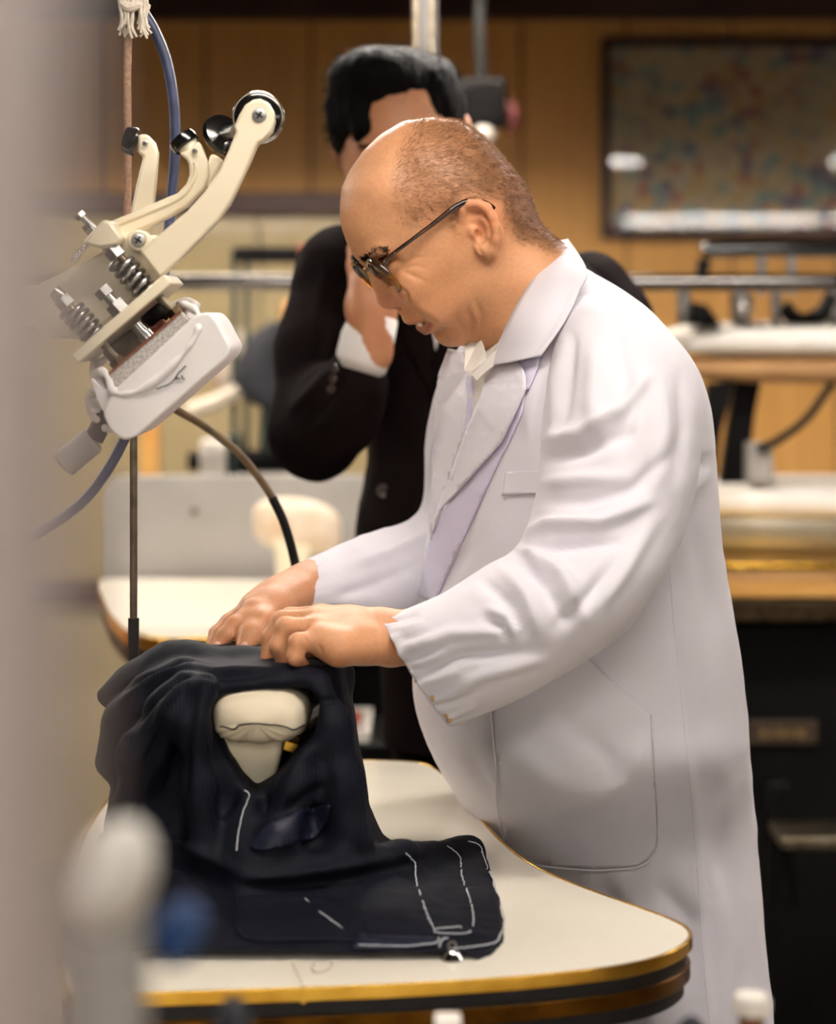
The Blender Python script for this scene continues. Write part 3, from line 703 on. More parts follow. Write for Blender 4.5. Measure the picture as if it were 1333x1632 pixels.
def build_body():
    F = Field((-0.222, 2.10, 0.955), (0.262, 2.66, 1.612), 0.00165)
    xs, zs, D, W, R = head_maps()
    def headfn(X, Y, Z):
        px, py, pz = X-H_O.x, Y-H_O.y, Z-H_O.z
        x = (px*H_F.x+py*H_F.y+pz*H_F.z); y = np.abs(px*H_L.x+py*H_L.y+pz*H_L.z); z = (px*H_U.x+py*H_U.y+pz*H_U.z)
        x, y, z = np.broadcast_arrays(x, y, z)
        d = sample2(xs, zs, D, x, z); w_ = sample2(xs, zs, W, x, z); r = sample2(xs, zs, R, x, z)
        t = 1-np.minimum(d/r, 1.0)
        G = t*t+(y/w_)**2-1
        return (G/(2*np.sqrt((t/r)**2+(y/w_**2)**2)+2.0)).astype(np.float32)
    c = np.array(n3(hw(-0.01, 0, 0))); F.op(headfn, c-0.15, c+0.15, 0.012)
    Rh = np.array([[H_F.x, H_L.x, H_U.x], [H_F.y, H_L.y, H_U.y], [H_F.z, H_L.z, H_U.z]])
    def both(fn):
        for s in (1, -1): fn(s)
    def ep(u, v, y, s): x, z = hl(u, v, abs(y)); return n3(hw(x, y*s, z))
    # brow, cheek, eye socket and lids
    both(lambda s: F.ell(ep(604, 402, .022, s), (.012, .022, .008), Rh, .012))
    both(lambda s: F.ell(ep(622, 432, .030, s), (.014, .018, .013), Rh, .012, -1))
    both(lambda s: F.ell(ep(634, 430, .030, s), (.0125, .0145, .012), Rh, .006))
    both(lambda s: F.ell(ep(668, 452, .040, s), (.022, .016, .016), Rh, .022))
    both(lambda s: F.ell(ep(702, 488, .040, s), (.018, .010, .018), Rh, .02))
    # nose
    nt = n3(hw(*[a if i != 1 else 0 for i, a in enumerate((hl(618, 478)[0], 0, hl(618, 478)[1]))]))
    F.chain([ep(596, 430, 0, 1), ep(609, 452, 0, 1), ep(619, 472, 0, 1)], [.0055, .0075, .0100], .010)
    F.ell(ep(621, 476, 0, 1), (.0118, .0125, .0102), Rh, .006)
    both(lambda s: F.ell(ep(635, 473, .0138, s), (.0112, .0080, .0085), Rh, .005))
    both(lambda s: F.ell(ep(636, 488, .0075, s), (.005, .0035, .004), Rh, .003, -1))
    # mouth
    both(lambda s: F.chain([ep(656, 509, 0.0, s), ep(663, 508, .014, s), ep(684, 503, .025, s)], [.0048, .0046, .003], .006))
    both(lambda s: F.chain([ep(680, 524, 0.0, s), ep(683, 520, .013, s), ep(691, 507, .024, s)], [.0052, .0048, .003], .006))
    both(lambda s: F.chain([ep(664, 520, 0.0, s), ep(669, 516, .012, s), ep(688, 505.5, .024, s)], [.0038, .0032, .0012], .002, -1))
    F.chain([ep(663, 520, 0, 1), ep(685, 512, 0, 1)], .0045, .003, -1)
    both(lambda s: F.chain([ep(690, 540, 0.0, s), ep(696, 532, .014, s)], [.0035, .003], .006, -1))
    F.ell(ep(720, 530, 0, 1), (.014, .022, .012), Rh, .014)
    # neck and shoulders
    F.chain([n3(P(775, 430, 2.425)), n3(P(838, 472, 2.43)), n3(P(895, 530, 2.44))], [.056, .058, .050], .03)
    F.cone(n3(P(845, 520, 2.36)), n3(P(775, 545, 2.415)), .012, .009, .02)
    # ears
    def ear(s):
        def q(u, v, y): return ep(u, v, y, s)
        F.ell(q(768, 362, .0745), (.017, .0045, .026), Rh@np.array(Matrix.Rotation(-0.30, 3, 'Z')@Matrix.Rotation(0.38, 3, 'Y')), .008)
        rim = [q(737, 350, .0735), q(737, 335, .077), q(748, 325, .080), q(762, 324, .083), q(776, 331, .086), q(785, 345, .088), q(790, 362, .088), q(790, 381, .085), q(784, 399, .080)]
        F.chain(rim, [.003, .0042, .0046, .0046, .0046, .0044, .0042, .004, .004], .004)
        F.ell(q(777, 401, .0765), (.0075, .0042, .0125), Rh@np.array(Matrix.Rotation(0.62, 3, 'Y')), .006)
        F.ell(q(765, 366, .083), (.0092, .0085, .0132), Rh@np.array(Matrix.Rotation(0.5, 3, 'Y')), .003, -1)
        F.chain([q(745, 337, .083), q(760, 341, .086), q(774, 352, .090)], [.0034, .0048, .0036], .002, -1)
        F.chain([q(768, 346, .0795), q(778, 358, .082), q(779, 374, .081), q(771, 386, .078)], [.0022, .0028, .0028, .0024], .003)
        F.ell(q(757, 371, .0755), (.0055, .004, .0075), Rh, .004)
        F.ell(q(764, 375, .078), (.004, .006, .006), Rh, .003, -1)
    both(ear)
    # trunk and arms inside the coat
    F.ell(n3(P(905, 740, 2.45)), (.085, .12, .19), None, .03)
    F.ell(n3(P(910, 1000, 2.45)), (.08, .11, .075), None, .03)
    F.chain([n3(P(965, 590, 2.33)), n3(P(955, 905, 2.215)), n3(P(700, 1016, 2.185)), n3(P(640, 1015, 2.183))], [.04, .034, .025, .020], .03)
    F.chain([n3(P(800, 640, 2.58)), n3(P(742, 850, 2.585)), n3(P(610, 922, 2.52)), n3(P(505, 934, 2.43))], [.032, .025, .022, .021], .03)
    # near hand (his left)
    def fing(pts, rs, k=.0038):
        F.chain([n3(P(*p)) for p in pts], [r*0.95 for r in rs] if k < .005 else rs, k)
    wr, wu = (607, 1004, 2.195), (619, 1030, 2.172)
    F.cone(n3(P(650, 1015, 2.185)), n3(P(*wr)), .021, .0165, .015); F.cone(n3(P(*wr)), n3(P(*wu)), .0165, .0145, .015)
    mc = [(512, 982, 2.20), (502, 988, 2.180), (503, 1002, 2.160), (512, 1019, 2.142)]
    for i, m in enumerate(mc):
        wpt = [a+(b-a)*i/3 for a, b in zip(wr, wu)]
        fing([wpt, [(a+b)/2 for a, b in zip(wpt, m)], m], [.0150, .0140, .0118], .014)
    fing([(590, 1032, 2.155), (540, 1034, 2.135), (512, 1024, 2.14)], [.014, .0135, .010], .014)     # heel of the hand
    fing([mc[0], (462, 984, 2.215), (440, 1008, 2.215), (431, 1040, 2.21)], [.0112, .0098, .0086, .0072])
    fing([mc[1], (450, 989, 2.185), (431, 1016, 2.185), (426, 1050, 2.18)], [.0112, .0098, .0086, .0070])
    fing([mc[2], (455, 999, 2.155), (443, 1030, 2.152), (453, 1059, 2.155)], [.0108, .0097, .0085, .0070])
    fing([mc[3], (475, 1024, 2.130), (470, 1047, 2.128), (483, 1060, 2.142)], [.0104, .0092, .0080, .0066])
    fing([(585, 1012, 2.21), (530, 1018, 2.215), (495, 1036, 2.205), (470, 1050, 2.20)], [.015, .0125, .0098, .008], .01)   # thumb
    # far hand (his right)
    F.chain([n3(P(510, 928, 2.44)), n3(P(486, 936, 2.415))], [.024, .0215], .02)
    mr = [(405, 974, 2.315), (400, 970, 2.335), (402, 968, 2.355), (410, 968, 2.375)]
    for i, m in enumerate(mr):
        wpt = (484+i, 942-i*2, 2.40+.012*i); fing([wpt, [(a+b)/2 for a, b in zip(wpt, m)], m], [.018, .0155, .0118], .016)
    fing([mr[0], (374, 997, 2.29), (358, 1014, 2.28), (346, 1031, 2.272)], [.0112, .0096, .0086, .0072])
    fing([mr[1], (368, 994, 2.32), (350, 1012, 2.31), (337, 1033, 2.295)], [.0112, .0098, .0087, .0072])
    fing([mr[2], (366, 992, 2.345), (346, 1010, 2.34), (336, 1037, 2.322)], [.011, .0096, .0085, .007])
    fing([mr[3], (376, 992, 2.37), (356, 1010, 2.365), (347, 1036, 2.345)], [.0104, .009, .008, .0066])
    fing([(468, 950, 2.385), (438, 968, 2.335), (416, 994, 2.295), (402, 1014, 2.275), (389, 1033, 2.262)], [.018, .0158, .0122, .0104, .0086], .012)
    V, Q = F.nets(); V, Q = biggest(V, Q); V = relax(V, Q, 2, 0.35); return V, Q
BV, BQ = build_body()
def head_local(V):
    d = V-np.array(n3(H_O)); return np.stack([d@np.array(n3(a)) for a in (H_F, H_L, H_U)], 1)
def mirror_uv(V):                    # where each point of the head, or its mirror image, stands on the near side
    h = head_local(V); h[:, 1] = np.abs(h[:, 1]); W = np.array(n3(H_O))+h[:, [0]]*np.array(n3(H_F))+h[:, [1]]*np.array(n3(H_L))+h[:, [2]]*np.array(n3(H_U)); return uv_of(W)
HAIRPOLY = [(655, 180), (632, 225), (622, 262), (617, 300), (622, 335), (636, 366), (662, 372), (700, 352), (716, 374), (722, 400), (731, 396), (736, 340), (748, 322), (790, 330), (800, 366), (818, 392), (860, 402), (905, 420), (905, 150)]
N = vnormals(BV, BQ)
FACE_LINES = [([(643, 470), (655, 490), (674, 504), (700, 517)], -.0024, 4.5), ([(650, 470), (668, 490), (690, 502)], .0016, 7), ([(728, 500), (741, 522), (742, 545)], -.0022, 3.6), ([(746, 488), (755, 512), (749, 541)], -.0018, 4.5), ([(760, 480), (769, 506), (762, 534)], -.0014, 4.5),
              ([(737, 500), (747, 522), (745, 545)], .0014, 5), ([(752, 492), (762, 515), (756, 538)], .0014, 5), ([(640, 432), (655, 437), (668, 447)], -.0010, 4), ([(644, 421), (660, 411), (680, 409)], -.0009, 2.6), ([(644, 428), (662, 424), (678, 427)], -.0008, 2.6), ([(648, 438), (664, 441), (680, 450)], -.0008, 3),
              ([(690, 533), (706, 528), (714, 538)], -.0012, 4), ([(640, 460), (650, 470), (648, 484)], -.0024, 3.0), ([(612, 480), (622, 484), (630, 480)], -.0008, 3), ([(762, 392), (769, 408), (777, 419), (785, 412)], -.0022, 2.6)]
BV = folds(BV, N, FACE_LINES)
HAND_LINES = [([(484, 1016), (492, 1024), (494, 1034)], -.0010, 3), ([(508, 1028), (512, 1036), (514, 1042)], -.0008, 3), ([(455, 975), (490, 977), (520, 970)], .0010, 4), ([(452, 992), (480, 990), (510, 984)], .0010, 4), ([(600, 985), (606, 1010), (612, 1035)], -.0008, 3)]
BV = folds(BV, N, HAND_LINES)
def body_colors(V):
    u, v = mirror_uv(V); h = head_local(V); n1 = pnoise(V, 60, 3); n2 = pnoise(V, 18, 5); nn = pnoise(V, 400, 9, 2)
    base = np.array(rgb(200, 148, 108)[:3]); C = np.tile(base, (len(V), 1))
    def tint(mask, col): C[:] = C*(1-mask[:, None])+np.array(rgb(*col)[:3])*mask[:, None]
    C *= (1+0.10*n2+0.07*n1)[:, None]
    g = lambda cu, cv, r, pw=1.0: np.exp(-(((u-cu)**2+(v-cv)**2)/r**2)**pw)
    head = (h[:, 2] > -0.13) & (np.abs(h[:, 0]) < 0.16) & (V[:, 2] > 1.27)
    hd = head.astype(float)
    tint(hd*g(620, 480, 22)*0.55, (202, 128, 104)); tint(hd*g(690, 465, 50)*0.4, (196, 134, 88)); tint(hd*g(770, 350, 40)*0.5, (222, 146, 104)); tint(hd*g(720, 520, 50)*0.35, (186, 130, 90))
    tint(hd*g(590, 290, 60)*0.3, (222, 170, 132))
    nape = np.clip((u-800)/40, 0, 1)
    ins = inside(HAIRPOLY, u, v) & head; dd, _ = seg_dist(u, v, HAIRPOLY+[HAIRPOLY[0]]); soft = np.where(ins, np.clip(dd/26, 0, 1), 0)
    back = np.clip((u-640)/180, 0, 1)
    tint(soft*np.clip(0.40+0.32*back+0.22*nn, 0, 1), (126, 88, 62))
    # lips
    x, y, z = h[:, 0], np.abs(h[:, 1]), h[:, 2]
    dm, _ = seg_dist(u, v, [(653, 516), (664, 515), (687, 505)]); tint(hd*np.clip(1-dm/5.0, 0, 1)*0.5*(y < .028), (150, 84, 70))
    dm, _ = seg_dist(u, v, [(670, 527), (679, 532), (688, 512)]); tint(hd*np.clip(1.2-dm/6.5, 0, 1)*0.85*(y < .028), (146, 78, 66))
    # hands
    hand = V[:, 2] < 1.14
    tint(hand*(V[:, 1] > 2.25)*0.35, (176, 118, 82)); tint((hand & (V[:, 2] < 1.075))*0.25, (198, 130, 100))
    tint(hand*np.clip(n1, 0, 1)*0.35, (186, 120, 88))
    return np.clip(C, 0, 1)
man = empty('person', (0.15, 2.45, 0), 'bald older man in amber glasses and white work coat, bending over the jacket', 'person')
mat('skin', rgb(205, 152, 112), 0.46, sss=0.22, attr='Col', col2=(0.90, 0.85, 0.83, 1), nscale=300, bump=0.16, bscale=700, bdist=0.0012, spec=0.45)
me = np_mesh('body', BV, BQ); set_cols(me, body_colors(BV)); BODY = link_mesh('body', me, 'skin', man, 180)

# hair: clipped stubble, brows
def strands(name, pts, dirs, lens, rad, m, parent):
    n = len(pts); V = np.zeros((n, 4, 3)); d = dirs/np.linalg.norm(dirs, axis=1)[:, None]
    a = np.cross(d, np.array([0.3, 0.9, 0.2])); a /= np.linalg.norm(a, axis=1)[:, None]; b = np.cross(d, a); r = rad if np.ndim(rad) else np.full(n, rad)
    for k in range(3): V[:, k] = pts+(a*math.cos(2.094*k)+b*math.sin(2.094*k))*r[:, None]
    V[:, 3] = pts+d*lens[:, None]
    base = (np.arange(n)*4)[:, None]; T = np.concatenate([base+np.array([[0, 1, 3]]), base+np.array([[1, 2, 3]]), base+np.array([[2, 0, 3]])])
    me = np_mesh(name, V.reshape(-1, 3), T); o = link_mesh(name, me, m, parent, 0); o['kind'] = 'stuff'; return o
mat('hair_clipped', rgb(104, 66, 40), 0.5, col2=rgb(164, 116, 80), nscale=180, namt=0.5)
mat('hair_black', rgb(10, 8, 7), 0.7, col2=rgb(7, 5, 5), nscale=60, spec=0.07)
NB = vnormals(BV, BQ)
u_, v_ = mirror_uv(BV); hl_ = head_local(BV)
msk = np.where(inside(HAIRPOLY, u_, v_) & (BV[:, 2] > 1.36) & (hl_[:, 0] < 0.09))[0]
dd, _ = seg_dist(u_[msk], v_[msk], HAIRPOLY+[HAIRPOLY[0]])
ear_ok = ~((u_[msk] > 733) & (u_[msk] < 800) & (v_[msk] > 318) & (v_[msk] < 420))
pr = np.clip(dd/22, 0.03, 1)*(0.45+0.55*np.clip((u_[msk]-640)/150, 0, 1))*ear_ok
pick = RNG.choice(msk, size=21000, p=pr/pr.sum())
pp = BV[pick]+RNG.normal(0, 0.0009, (len(pick), 3))
tang = -np.array(n3(H_U))*0.5-np.array(n3(H_F))*0.7+RNG.normal(0, 0.28, (len(pick), 3))
tang -= NB[pick]*np.sum(tang*NB[pick], 1)[:, None]
strands('hair', pp-NB[pick]*0.0005, NB[pick]*0.45+tang, RNG.uniform(0.004, 0.0078, len(pick)), 0.00026, 'hair_clipped', man)['label'] = 'closely clipped greying brown hair'
def brow(s, parent):
    line = [(578, 414), (592, 407), (606, 400), (618, 396)]; pts = []; dr = []
    bv = BVHTree.FromPolygons([tuple(x) for x in BV[::1]], BQ.tolist()) if 'bv' not in brow.__dict__ else brow.bv; brow.bv = bv
    for i in range(420):
        t = random.random()**0.8; a = catmull([(p[0], p[1], 0) for p in line], 6); k = a[int(t*(len(a)-1))]
        y = (0.010+0.036*t); q = hp(k.x+random.uniform(-5, 5)*1.0, k.y+random.uniform(-4, 4)+2, y)
        h = q-H_O; loc = Vector((h.dot(H_F), h.dot(H_L)*s, h.dot(H_U))); q = hw(*loc)
        r = bv.find_nearest(q)
        if r[0] is None: continue
        pts.append(r[0]); dr.append(H_L*s*0.8+H_U*random.uniform(-0.1, 0.7)+r[1]*0.35+Vector([random.gauss(0, 0.2) for _ in range(3)]))
    n = len(pts); strands('eyebrow', np.array(pts), np.array(dr), RNG.uniform(.005, .009, n), 0.00028, 'hair_black', parent)
brow(1, man); brow(-1, man)
mat('nail', rgb(222, 176, 156), 0.3, col2=rgb(214, 166, 146), nscale=60)
for u, v, Y, du, dv in ((389, 1029, 2.255, -12, 15), (346, 1026, 2.262, -12, 14), (455, 1050, 2.14, 3, 12), (424, 1038, 2.165, -4, 14)):
    c, n, _, _ = brow.bv.find_nearest(P(u, v, Y)); d = (P(u+du, v+dv, Y)-P(u, v, Y)).normalized(); d = (d-n*d.dot(n)).normalized(); e = n.cross(d)
    MB().ball(c-n*0.0006, (.0042, .0034, .0012), n=14, m=8, R=Matrix((d, e, n)).transposed()).build('fingernail', 'nail', man)
# teeth
MB().ball(hp(671, 515, 0.0), (0.004, 0.012, 0.0036), n=14, m=8).build('teeth', 'pad_white', man)

# glasses
def glasses():
    e = man
    g = None
    mat('tortoise', rgb(26, 16, 10), 0.12, col2=rgb(60, 32, 12), nscale=40, coat=0.6)
    mat('amber_frame', rgb(206, 140, 36), 0.1, col2=rgb(160, 96, 18), nscale=50, trans=0.6, coat=0.6)
    pane_mat('amber_lens', (0.78, 0.55, 0.30, 1), 1.5)
    # lens plane: leaning with the face; near lens centre seen at (612, 441)
    ax_n = (H_F*0.985-H_U*0.17).normalized()
    def rimpts(s, r=1.0, n=40):
        x, z = hl(613, 440, .033); c = hw(x, 0.033*s, z); ly = H_L*s; lz = (H_U-ax_n*H_U.dot(ax_n)).normalized()
        out = []
        for k in range(n):
            a = 2*PI*k/n; rx = 0.0235*math.copysign(abs(math.cos(a))**0.92, math.cos(a)); rz = (0.0205 if math.sin(a) > 0 else 0.0215)*math.copysign(abs(math.sin(a))**0.92, math.sin(a))
            bow = -0.10*(rx+0.01)**2*20 if rx > -0.01 else 0
            out.append(c+ly*rx*r+lz*rz*r+ax_n*(bow*0.06))
        return c, out
    root = None
    for s in (1, -1):
        c, rp = rimpts(s)
        top = [p for p in rp]
        mb = MB(); mb.tube(rp, 0.0030, n=12, closed=True); o = mb.build('lens_rim', 'amber_frame', GL)
        up = [p for i, p in enumerate(rp) if 0 <= i <= 20]
        MB().tube(up, [0.0030+0.0010*math.sin(PI*i/20) for i in range(21)], n=10).build('brow_bar', 'tortoise', GL)
        _, rr = rimpts(s, 0.97); m2 = MB(); k = len(rr)
        m2.add([p+ax_n*0.0008 for p in rr]+[p-ax_n*0.0008 for p in rr], [tuple(range(k)), tuple(range(2*k-1, k-1, -1))]+[(i, (i+1) % k, (i+1) % k+k, i+k) for i in range(k)])
        m2.build('lens', 'amber_lens', GL, smooth=30)
        # temple arm: hinge -> over the ear -> tip behind
        def mp(u, v, y): x, z = hl(u, v, abs(y)); return hw(x, y*s, z)
        pts = [rp[3]+ax_n*-0.001, mp(622, 410, .058), mp(650, 388, .066), mp(690, 358, .074), mp(718, 336, .079), mp(738, 324, .080), mp(752, 320, .079), mp(768, 322, .076), mp(780, 327, .075), mp(787, 333, .074)]
        sm = catmull(pts, 5); k = len(sm)
        MB().tube(sm, [0.0021+0.0012*min(1, max(0, (i/k-0.25)/0.3))*(1 if i/k < 0.72 else 0.8) for i in range(k)], n=10).build('temple_arm', 'tortoise', GL)
        hp_ = sm[6]
        for d in (-0.0018, 0.0018): MB().ball(hp_+H_L*s*0.0021+(sm[7]-sm[5]).normalized()*d, 0.0006, n=8, m=6).build('rivet', 'steel', GL)
    _, a = rimpts(1); _, b = rimpts(-1)
    MB().tube(catmull([a[17], (a[17]+b[17])/2+H_F*0.004+H_U*0.003, b[17]], 8), 0.0024, n=10).build('bridge', 'amber_frame', GL)
GL = None
x_, z_ = hl(613, 440, 0.0)
GL = empty('glasses', hw(x_, 0, z_), 'tortoiseshell glasses with amber lenses worn by the older man', 'glasses')
glasses()
# ---------------------------------------------------------------- white coat
mat('coat_cloth', rgb(221, 218, 225), 0.75, col2=rgb(215, 211, 219), nscale=9, bump=0.10, bscale=900, bdist=0.0006, sheen=0.15)
mat('coat_lapel_shade', rgb(214, 208, 228), 0.8, col2=rgb(206, 200, 222), nscale=9)  # lavender puts the shade beneath and beside the lapels into the colour
mat('shirt_cloth', rgb(226, 220, 212), 0.8, col2=rgb(218, 211, 202), nscale=12, bump=0.08, bscale=900, bdist=0.0005)
mat('stain', rgb(196, 150, 100), 0.8)
def resample(keys, n):                     # smooth key rows into n rows
    K = np.array(keys, float); m = len(K); t = np.linspace(0, m-1, n); out = []
    for x in t:
        i = min(int(x), m-2); f = x-i; p0, p1, p2, p3 = K[max(i-1, 0)], K[i], K[i+1], K[min(i+2, m-1)]
        out.append(0.5*(2*p1+(p2-p0)*f+(2*p0-5*p1+4*p2-p3)*f*f+(3*p1-p0-3*p2+p3)*f**3))
    return out
def grid_quads(nr, nc):
    j, i = np.meshgrid(np.arange(nr-1), np.arange(nc), indexing='ij'); a = j*nc+i; b = j*nc+(i+1) % nc
    return np.stack([a, b, b+nc, a+nc], -1).reshape(-1, 4)
def torso_loft(keys, Yc, psi, n=150, seg=160, expo=2.3):
    V = []
    for v, uL, uR, b, dy in resample(keys, n):
        Y = Yc+dy; pl, pr = P(uL, v, Y), P(uR, v, Y); cx = (pl.x+pr.x)/2; ext = abs(pr.x-pl.x)/2
        bb = min(b, ext*0.95/max(math.sin(psi), 1e-3)); a = math.sqrt(max(ext**2-(bb*math.sin(psi))**2, 1e-5))/math.cos(psi)
        ring = []
        for k in range(seg):
            t = 2*PI*k/seg; ct, st = math.cos(t), math.sin(t); ct = math.copysign(abs(ct)**(2/expo), ct); st = math.copysign(abs(st)**(2/expo), st)
            ring.append((-math.cos(psi)*a*ct+math.sin(psi)*bb*st, Y-math.sin(psi)*a*ct-math.cos(psi)*bb*st, pl.z))
        mxx = max(abs(r[0]) for r in ring); V += [(cx+r[0]*ext/mxx, r[1], r[2]) for r in ring]
    return np.array(V), grid_quads(n, seg)
def sleeve_loft(keys, n=120, seg=72, cuff=0.0, ngath=30):
    V = []; rows = resample(keys, n)
    for j, (u0, v0, u1, v1, Y, ry) in enumerate(rows):
        A, B = P(u0, v0, Y), P(u1, v1, Y); c = (A+B)/2; e = (A-B)/2; t = j/(n-1)
        g = cuff*max(0, (t-0.80)/0.20)**1.5
        for k in range(seg):
            th = 2*PI*k/seg; s = 1+g*math.sin(th*ngath/2+1.3*math.sin(3*th))+0.5*g*math.sin(th*ngath*0.83+1)
            V.append(tuple(c+e*math.cos(th)*s+Vector((0, ry*math.sin(th)*s, 0))))
    c = np.array(V[-seg:]).mean(0)                         # turned-in hem
    last = np.array(V[-seg:]); ax = (np.array(V[-seg*8:-seg*7]).mean(0)-c); ax /= np.linalg.norm(ax)
    for sc, d in ((0.97, -0.0008), (0.93, 0.002), (0.90, 0.012), (0.85, 0.04)):
        V += [tuple(c+(p-c)*sc+ax*d) for p in last]
    return np.array(V), grid_quads(n+4, seg)
def cloth(V, Q, lines, name, m, parent, amp=0.0015, seed=1, back=()):
    N = vnormals(V, Q)
    c = V.mean(0)
    if np.sum(N*(V-c)) < 0: Q = Q[:, ::-1]; N = -N
    rg = (1-np.abs(pnoise(V*np.array([1, 1, 0.8]), 11, seed+7, 2)))**4
    V = V+N*(amp*0.9*rg)[:, None]+N*(amp*pnoise(V*np.array([1, 1, 0.7]), 13, seed)+amp*0.35*pnoise(V, 45, seed+1))[:, None]
    V = folds(V, N, [(p, a, w_*0.8) for p, a, w_ in lines], -1, 1.9)
    N = vnormals(V, Q); o = link_mesh(name, np_mesh(name, V, Q), m, parent, 180); return o
COAT_KEYS = [(425, 838, 925, .030, 0), (440, 810, 948, .06, 0), (478, 778, 1003, .125, 0), (530, 752, 1055, .172, 0), (580, 722, 1092, .195, 0), (640, 700, 1113, .203, 0), (700, 694, 1122, .205, 0), (800, 686, 1130, .202, 0), (900, 676, 1141, .20, 0),
             (1000, 664, 1163, .20, 0), (1100, 659, 1177, .20, 0), (1165, 673, 1182, .20, 0), (1230, 703, 1188, .19, .02), (1290, 742, 1193, .18, .04), (1345, 797, 1196, .175, .05), (1400, 842, 1199, .175, .055), (1500, 868, 1205, .18, .055), (1632, 886, 1212, .19, .04), (1850, 890, 1225, .205, .025), (1980, 892, 1230, .21, .025)]
V, Q = torso_loft(COAT_KEYS, 2.45, math.radians(20))
coat_lines = [([(690, 640), (700, 760), (690, 900)], -.004, 16), ([(880, 1130), (960, 1200), (1000, 1240)], -.003, 22), ([(800, 1180), (880, 1240), (960, 1260)], .003, 22), ([(900, 1290), (985, 1250), (1030, 1190)], .003, 20),
              ([(1060, 880), (1075, 1000), (1085, 1100), (1105, 1300), (1122, 1500), (1134, 1640)], .0022, 9), ([(1090, 760), (1120, 900), (1145, 1050)], -.003, 18), ([(1100, 1060), (1130, 1250), (1150, 1420)], -.003, 22),
              ([(1060, 1420), (1100, 1470), (1090, 1560)], -.006, 24), ([(1010, 1440), (1050, 1520), (1040, 1632)], .005, 22), ([(1140, 1400), (1160, 1520), (1165, 1632)], .005, 18), ([(960, 1400), (990, 1500), (980, 1632)], -.004, 22),
              ([(690, 1180), (740, 1270), (800, 1345)], .003, 14), ([(720, 1140), (770, 1250), (830, 1350)], -.0025, 14), ([(1128, 735), (1110, 745), (1085, 760)], -.005, 9), ([(1130, 752), (1105, 775), (1090, 800)], .004, 9), ([(880, 560), (862, 640), (858, 720)], -.003, 10),
              ([(850, 600), (845, 660), (850, 720)], .002, 12), ([(760, 800), (740, 880), (700, 950)], -.003, 14)]
COAT = cloth(V, Q, coat_lines, 'coat', 'coat_cloth', man, 0.0022, 4)
SLEEVE_KEYS = [(905, 470, 1000, 470, 2.36, .02), (892, 500, 1040, 500, 2.335, .06), (880, 560, 1088, 560, 2.31, .092), (870, 640, 1118, 640, 2.285, .098), (864, 735, 1112, 745, 2.26, .097), (850, 820, 1090, 840, 2.235, .094), (822, 875, 1056, 920, 2.205, .09), (772, 905, 995, 1005, 2.185, .084),
               (712, 945, 905, 1068, 2.178, .076), (655, 970, 812, 1120, 2.180, .068), (625, 980, 745, 1148, 2.184, .060), (611, 985, 718, 1154, 2.186, .056)]
V, Q = sleeve_loft(SLEEVE_KEYS, 150, 120, 0.035, 44)
sl = [([(868, 700), (930, 690), (990, 650), (1030, 600)], .006, 13), ([(862, 735), (930, 720), (1000, 690)], -.005, 13), ([(860, 770), (920, 765), (990, 760)], .004, 12), ([(870, 800), (930, 800), (1010, 780), (1070, 720)], -.0035, 13),
      ([(830, 850), (880, 838), (960, 835), (1030, 800)], .007, 12), ([(822, 876), (900, 868), (980, 865)], -.006, 10), ([(820, 872), (845, 880), (862, 905)], .006, 9), ([(855, 880), (900, 920), (930, 985)], .006, 14), ([(835, 900), (870, 930), (895, 985)], -.006, 12),
      ([(800, 905), (840, 950), (855, 1000)], .0045, 13), ([(770, 925), (815, 965), (835, 1020)], -.004, 12), ([(980, 900), (940, 950), (890, 1000)], -.004, 14), ([(1040, 830), (1000, 900), (960, 960)], .004, 16),
      ([(640, 1040), (720, 1010), (820, 1005)], .0035, 12), ([(650, 1075), (740, 1045), (860, 1035)], -.0035, 12), ([(690, 1110), (770, 1075), (870, 1050)], .003, 12), ([(780, 970), (810, 985), (825, 1010)], .004, 7), ([(770, 985), (800, 1000), (812, 1025)], -.004, 7),
      ([(900, 540), (885, 600), (880, 690)], .003, 9), ([(915, 540), (905, 620), (895, 690)], -.003, 10), ([(980, 520), (1000, 620), (1000, 720)], -.003, 20), ([(950, 560), (945, 640), (960, 700)], .003, 18), ([(1050, 600), (1060, 680), (1050, 760)], .003, 16), ([(1085, 600), (1092, 680), (1080, 760)], -.003, 14)]
gath = []
for k in range(12):
    t = k/11; a = (612+t*100, 990+t*155); gath.append(([a, (a[0]+26, a[1]-2-t*10), (a[0]+52, a[1]-10-t*14)], .0016*(1 if k % 2 else -1), 4.5))
NSL = cloth(V, Q, sl+gath, 'sleeve', 'coat_cloth', COAT, 0.0018, 8)
FSLEEVE_KEYS = [(718, 575, 830, 560, 2.58, .05), (694, 625, 830, 640, 2.62, .085), (680, 700, 815, 740, 2.64, .09), (677, 785, 800, 860, 2.635, .09), (652, 828, 745, 955, 2.60, .085), (575, 855, 645, 985, 2.52, .07), (515, 880, 565, 978, 2.455, .055), (471, 901, 504, 976, 2.42, .046)]
V, Q = sleeve_loft(FSLEEVE_KEYS, 100, 90, 0.012, 36)
FSL = cloth(V, Q, [([(690, 760), (670, 810), (640, 840)], -.004, 12), ([(560, 900), (620, 880), (680, 850)], .003, 12), ([(540, 950), (600, 930), (670, 900)], -.003, 12), ([(690, 700), (684, 760), (676, 800)], .003, 8)], 'sleeve', 'coat_cloth', COAT, 0.0018, 12)
cbv = bvh_of(COAT)
def patch(poly, off, name, m, parent, thick=0.0016, step=7, sm=3, bevel=0):
    o = lay_patch(cbv, poly, off, step, smooth_y=sm).build(name, m, parent, smooth=60, solid=thick); return o
